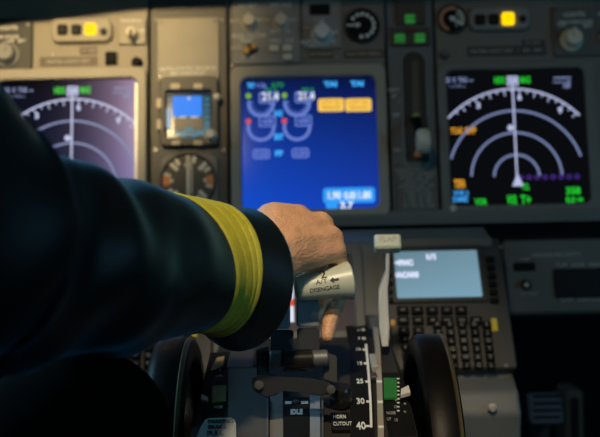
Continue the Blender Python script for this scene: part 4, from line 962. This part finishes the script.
JK = bpy.data.objects.new('jacket', jm); COL.objects.link(JK); JK.parent = PERSON; JK['label'] = 'dark navy uniform jacket'
# gold stripe: a woven band with long ridges
t0, t1 = 4.0/6-.040, 5.0/6+.006
b = MB(); n = 26; Ls = []
for i_ in range(n+1):
    t = t0+(t1-t0)*i_/n; rdg = .0016-(.0007 if i_ in (7,15,21) else 0) - (.0012 if i_ in (0, n) else 0)
    Ls.append(b.loop([fore(t, 2*math.pi*j/96, fold(t, 2*math.pi*j/96)+rdg) for j in range(96)]))
for a, c in zip(Ls, Ls[1:]): b.bridge(a, c)
ST = b.build('sleeve_stripe', M_GOLD, JK, smooth=60); ST['label'] = 'gold braid sleeve stripe'
# trousers, shoes, hair
tr = MB()
for sx, kx in ((-.57,-.62), (-.41,-.38)): chain(tr, [(V3(sx,.27,-.47), .100), (KNE[kx], .066), (V3(kx,.97,-.84), .06)])
tm2 = remesh(tr, .01, 5); tm2.materials.append(mat('trouser_cloth', (.0018,.0019,.002), .9, spec=.02, noise=.2, scale=300)); o_ = bpy.data.objects.new('trousers', tm2); COL.objects.link(o_); o_.parent = PERSON
sh = MB()
for kx in (-.62, -.38): chain(sh, [(V3(kx,.98,-.935), .05), (V3(kx,1.07,-.952), .043), (V3(kx,1.16,-.960), .036)])
tm3 = remesh(sh, .008, 3); tm3.materials.append(M_BLKGL); o_ = bpy.data.objects.new('shoes', tm3); COL.objects.link(o_); o_.parent = PERSON
hr_ = MB(); chain(hr_, [(hd+Vector((0,-.03,.048)), .089), (hd+Vector((0,.03,.062)), .066)]); chain(hr_, [(hd+Vector((0,-.045,-.02)), .072), (hd+Vector((0,-.03,.04)), .085)])
tm4 = remesh(hr_, .006, 3); tm4.materials.append(mat('dark_hair', (.02,.014,.01), .6, bump=.6, bscale=400)); o_ = bpy.data.objects.new('hair', tm4); COL.objects.link(o_); o_.parent = PERSON
# his seat
ST_ = bpy.data.objects.new('pilot_seat', None); COL.objects.link(ST_); ST_.location = (-.49,.25,0); sinv = Matrix.Translation((.49,-.25,0))
tag(ST_, 'dark padded pilot seat carrying the pilot in the dark jacket', 'seat')
M_SEAT = mat('seat_cloth', (.03,.03,.035), .8, bump=.3)
b = MB(); b.rbox(-.73,.05,-.25,.55,.30,.435,.05,.03); b.build('seat_cushion', M_SEAT, ST_, xf=sinv)
b = MB(); b.rbox(-.72,.02,-.26,.12,.42,1.02,.04,.03); b.build('backrest', M_SEAT, ST_, xf=sinv)
b = MB(); b.rbox(-.62,.12,-.36,.44,0,.31,.02,.01); b.build('pedestal_base', M_QUAD, ST_, xf=sinv)

# ------------------------------------------------------------------ light
wd = bpy.data.worlds.new('world'); scn.world = wd; wd.use_nodes = True
bg = wd.node_tree.nodes['Background']; bg.inputs[0].default_value = (.05,.15,.22,1); bg.inputs[1].default_value = .10
def light(name, kind, loc, target, energy, col, size=.1, spot=None, blend=1.0, sy=None):
    ld = bpy.data.lights.new(name, kind); ld.energy = energy; ld.color = col
    if kind == 'AREA':
        ld.size = size
        if sy: ld.shape = 'RECTANGLE'; ld.size_y = sy
    else: ld.shadow_soft_size = size
    if spot: ld.spot_size = R(spot); ld.spot_blend = blend
    o_ = bpy.data.objects.new(name, ld); COL.objects.link(o_); o_.location = loc
    o_.rotation_euler = (Vector(target)-Vector(loc)).to_track_quat('-Z', 'Y').to_euler()
    return o_
light('map_light', 'SPOT', (-.335,.12,Z+.56), (-.29,1.2,Z+.06), 88, (1,.74,.36), .03, 25, 1.0)
light('dome_light', 'SPOT', (-.04,.10,Z+.80), (.03,.775,Z-.20), 46, (1,.79,.52), .05, 23, 1.0)
light('cabin_light', 'SPOT', (-.25,-.3,Z+.75), (.10,1.2,Z+.03), 9.5, (1,.84,.60), .06, 60, 1.0)
light('windshield_daylight', 'AREA', (-.85,1.55,Z+.42), (-.12,.65,Z-.1), 18, (.30,.70,1.0), .7, sy=.4)
light('side_window_daylight', 'AREA', (-1.2,.85,Z+.50), (-.05,.68,Z-.12), 4, (.30,.70,1.0), .6, sy=.4)
light('opposite_window_daylight', 'AREA', (1.1,.15,Z+.05), (.1,1.2,Z+.12), 2.3, (.22,.66,1.0), .5, sy=.3)
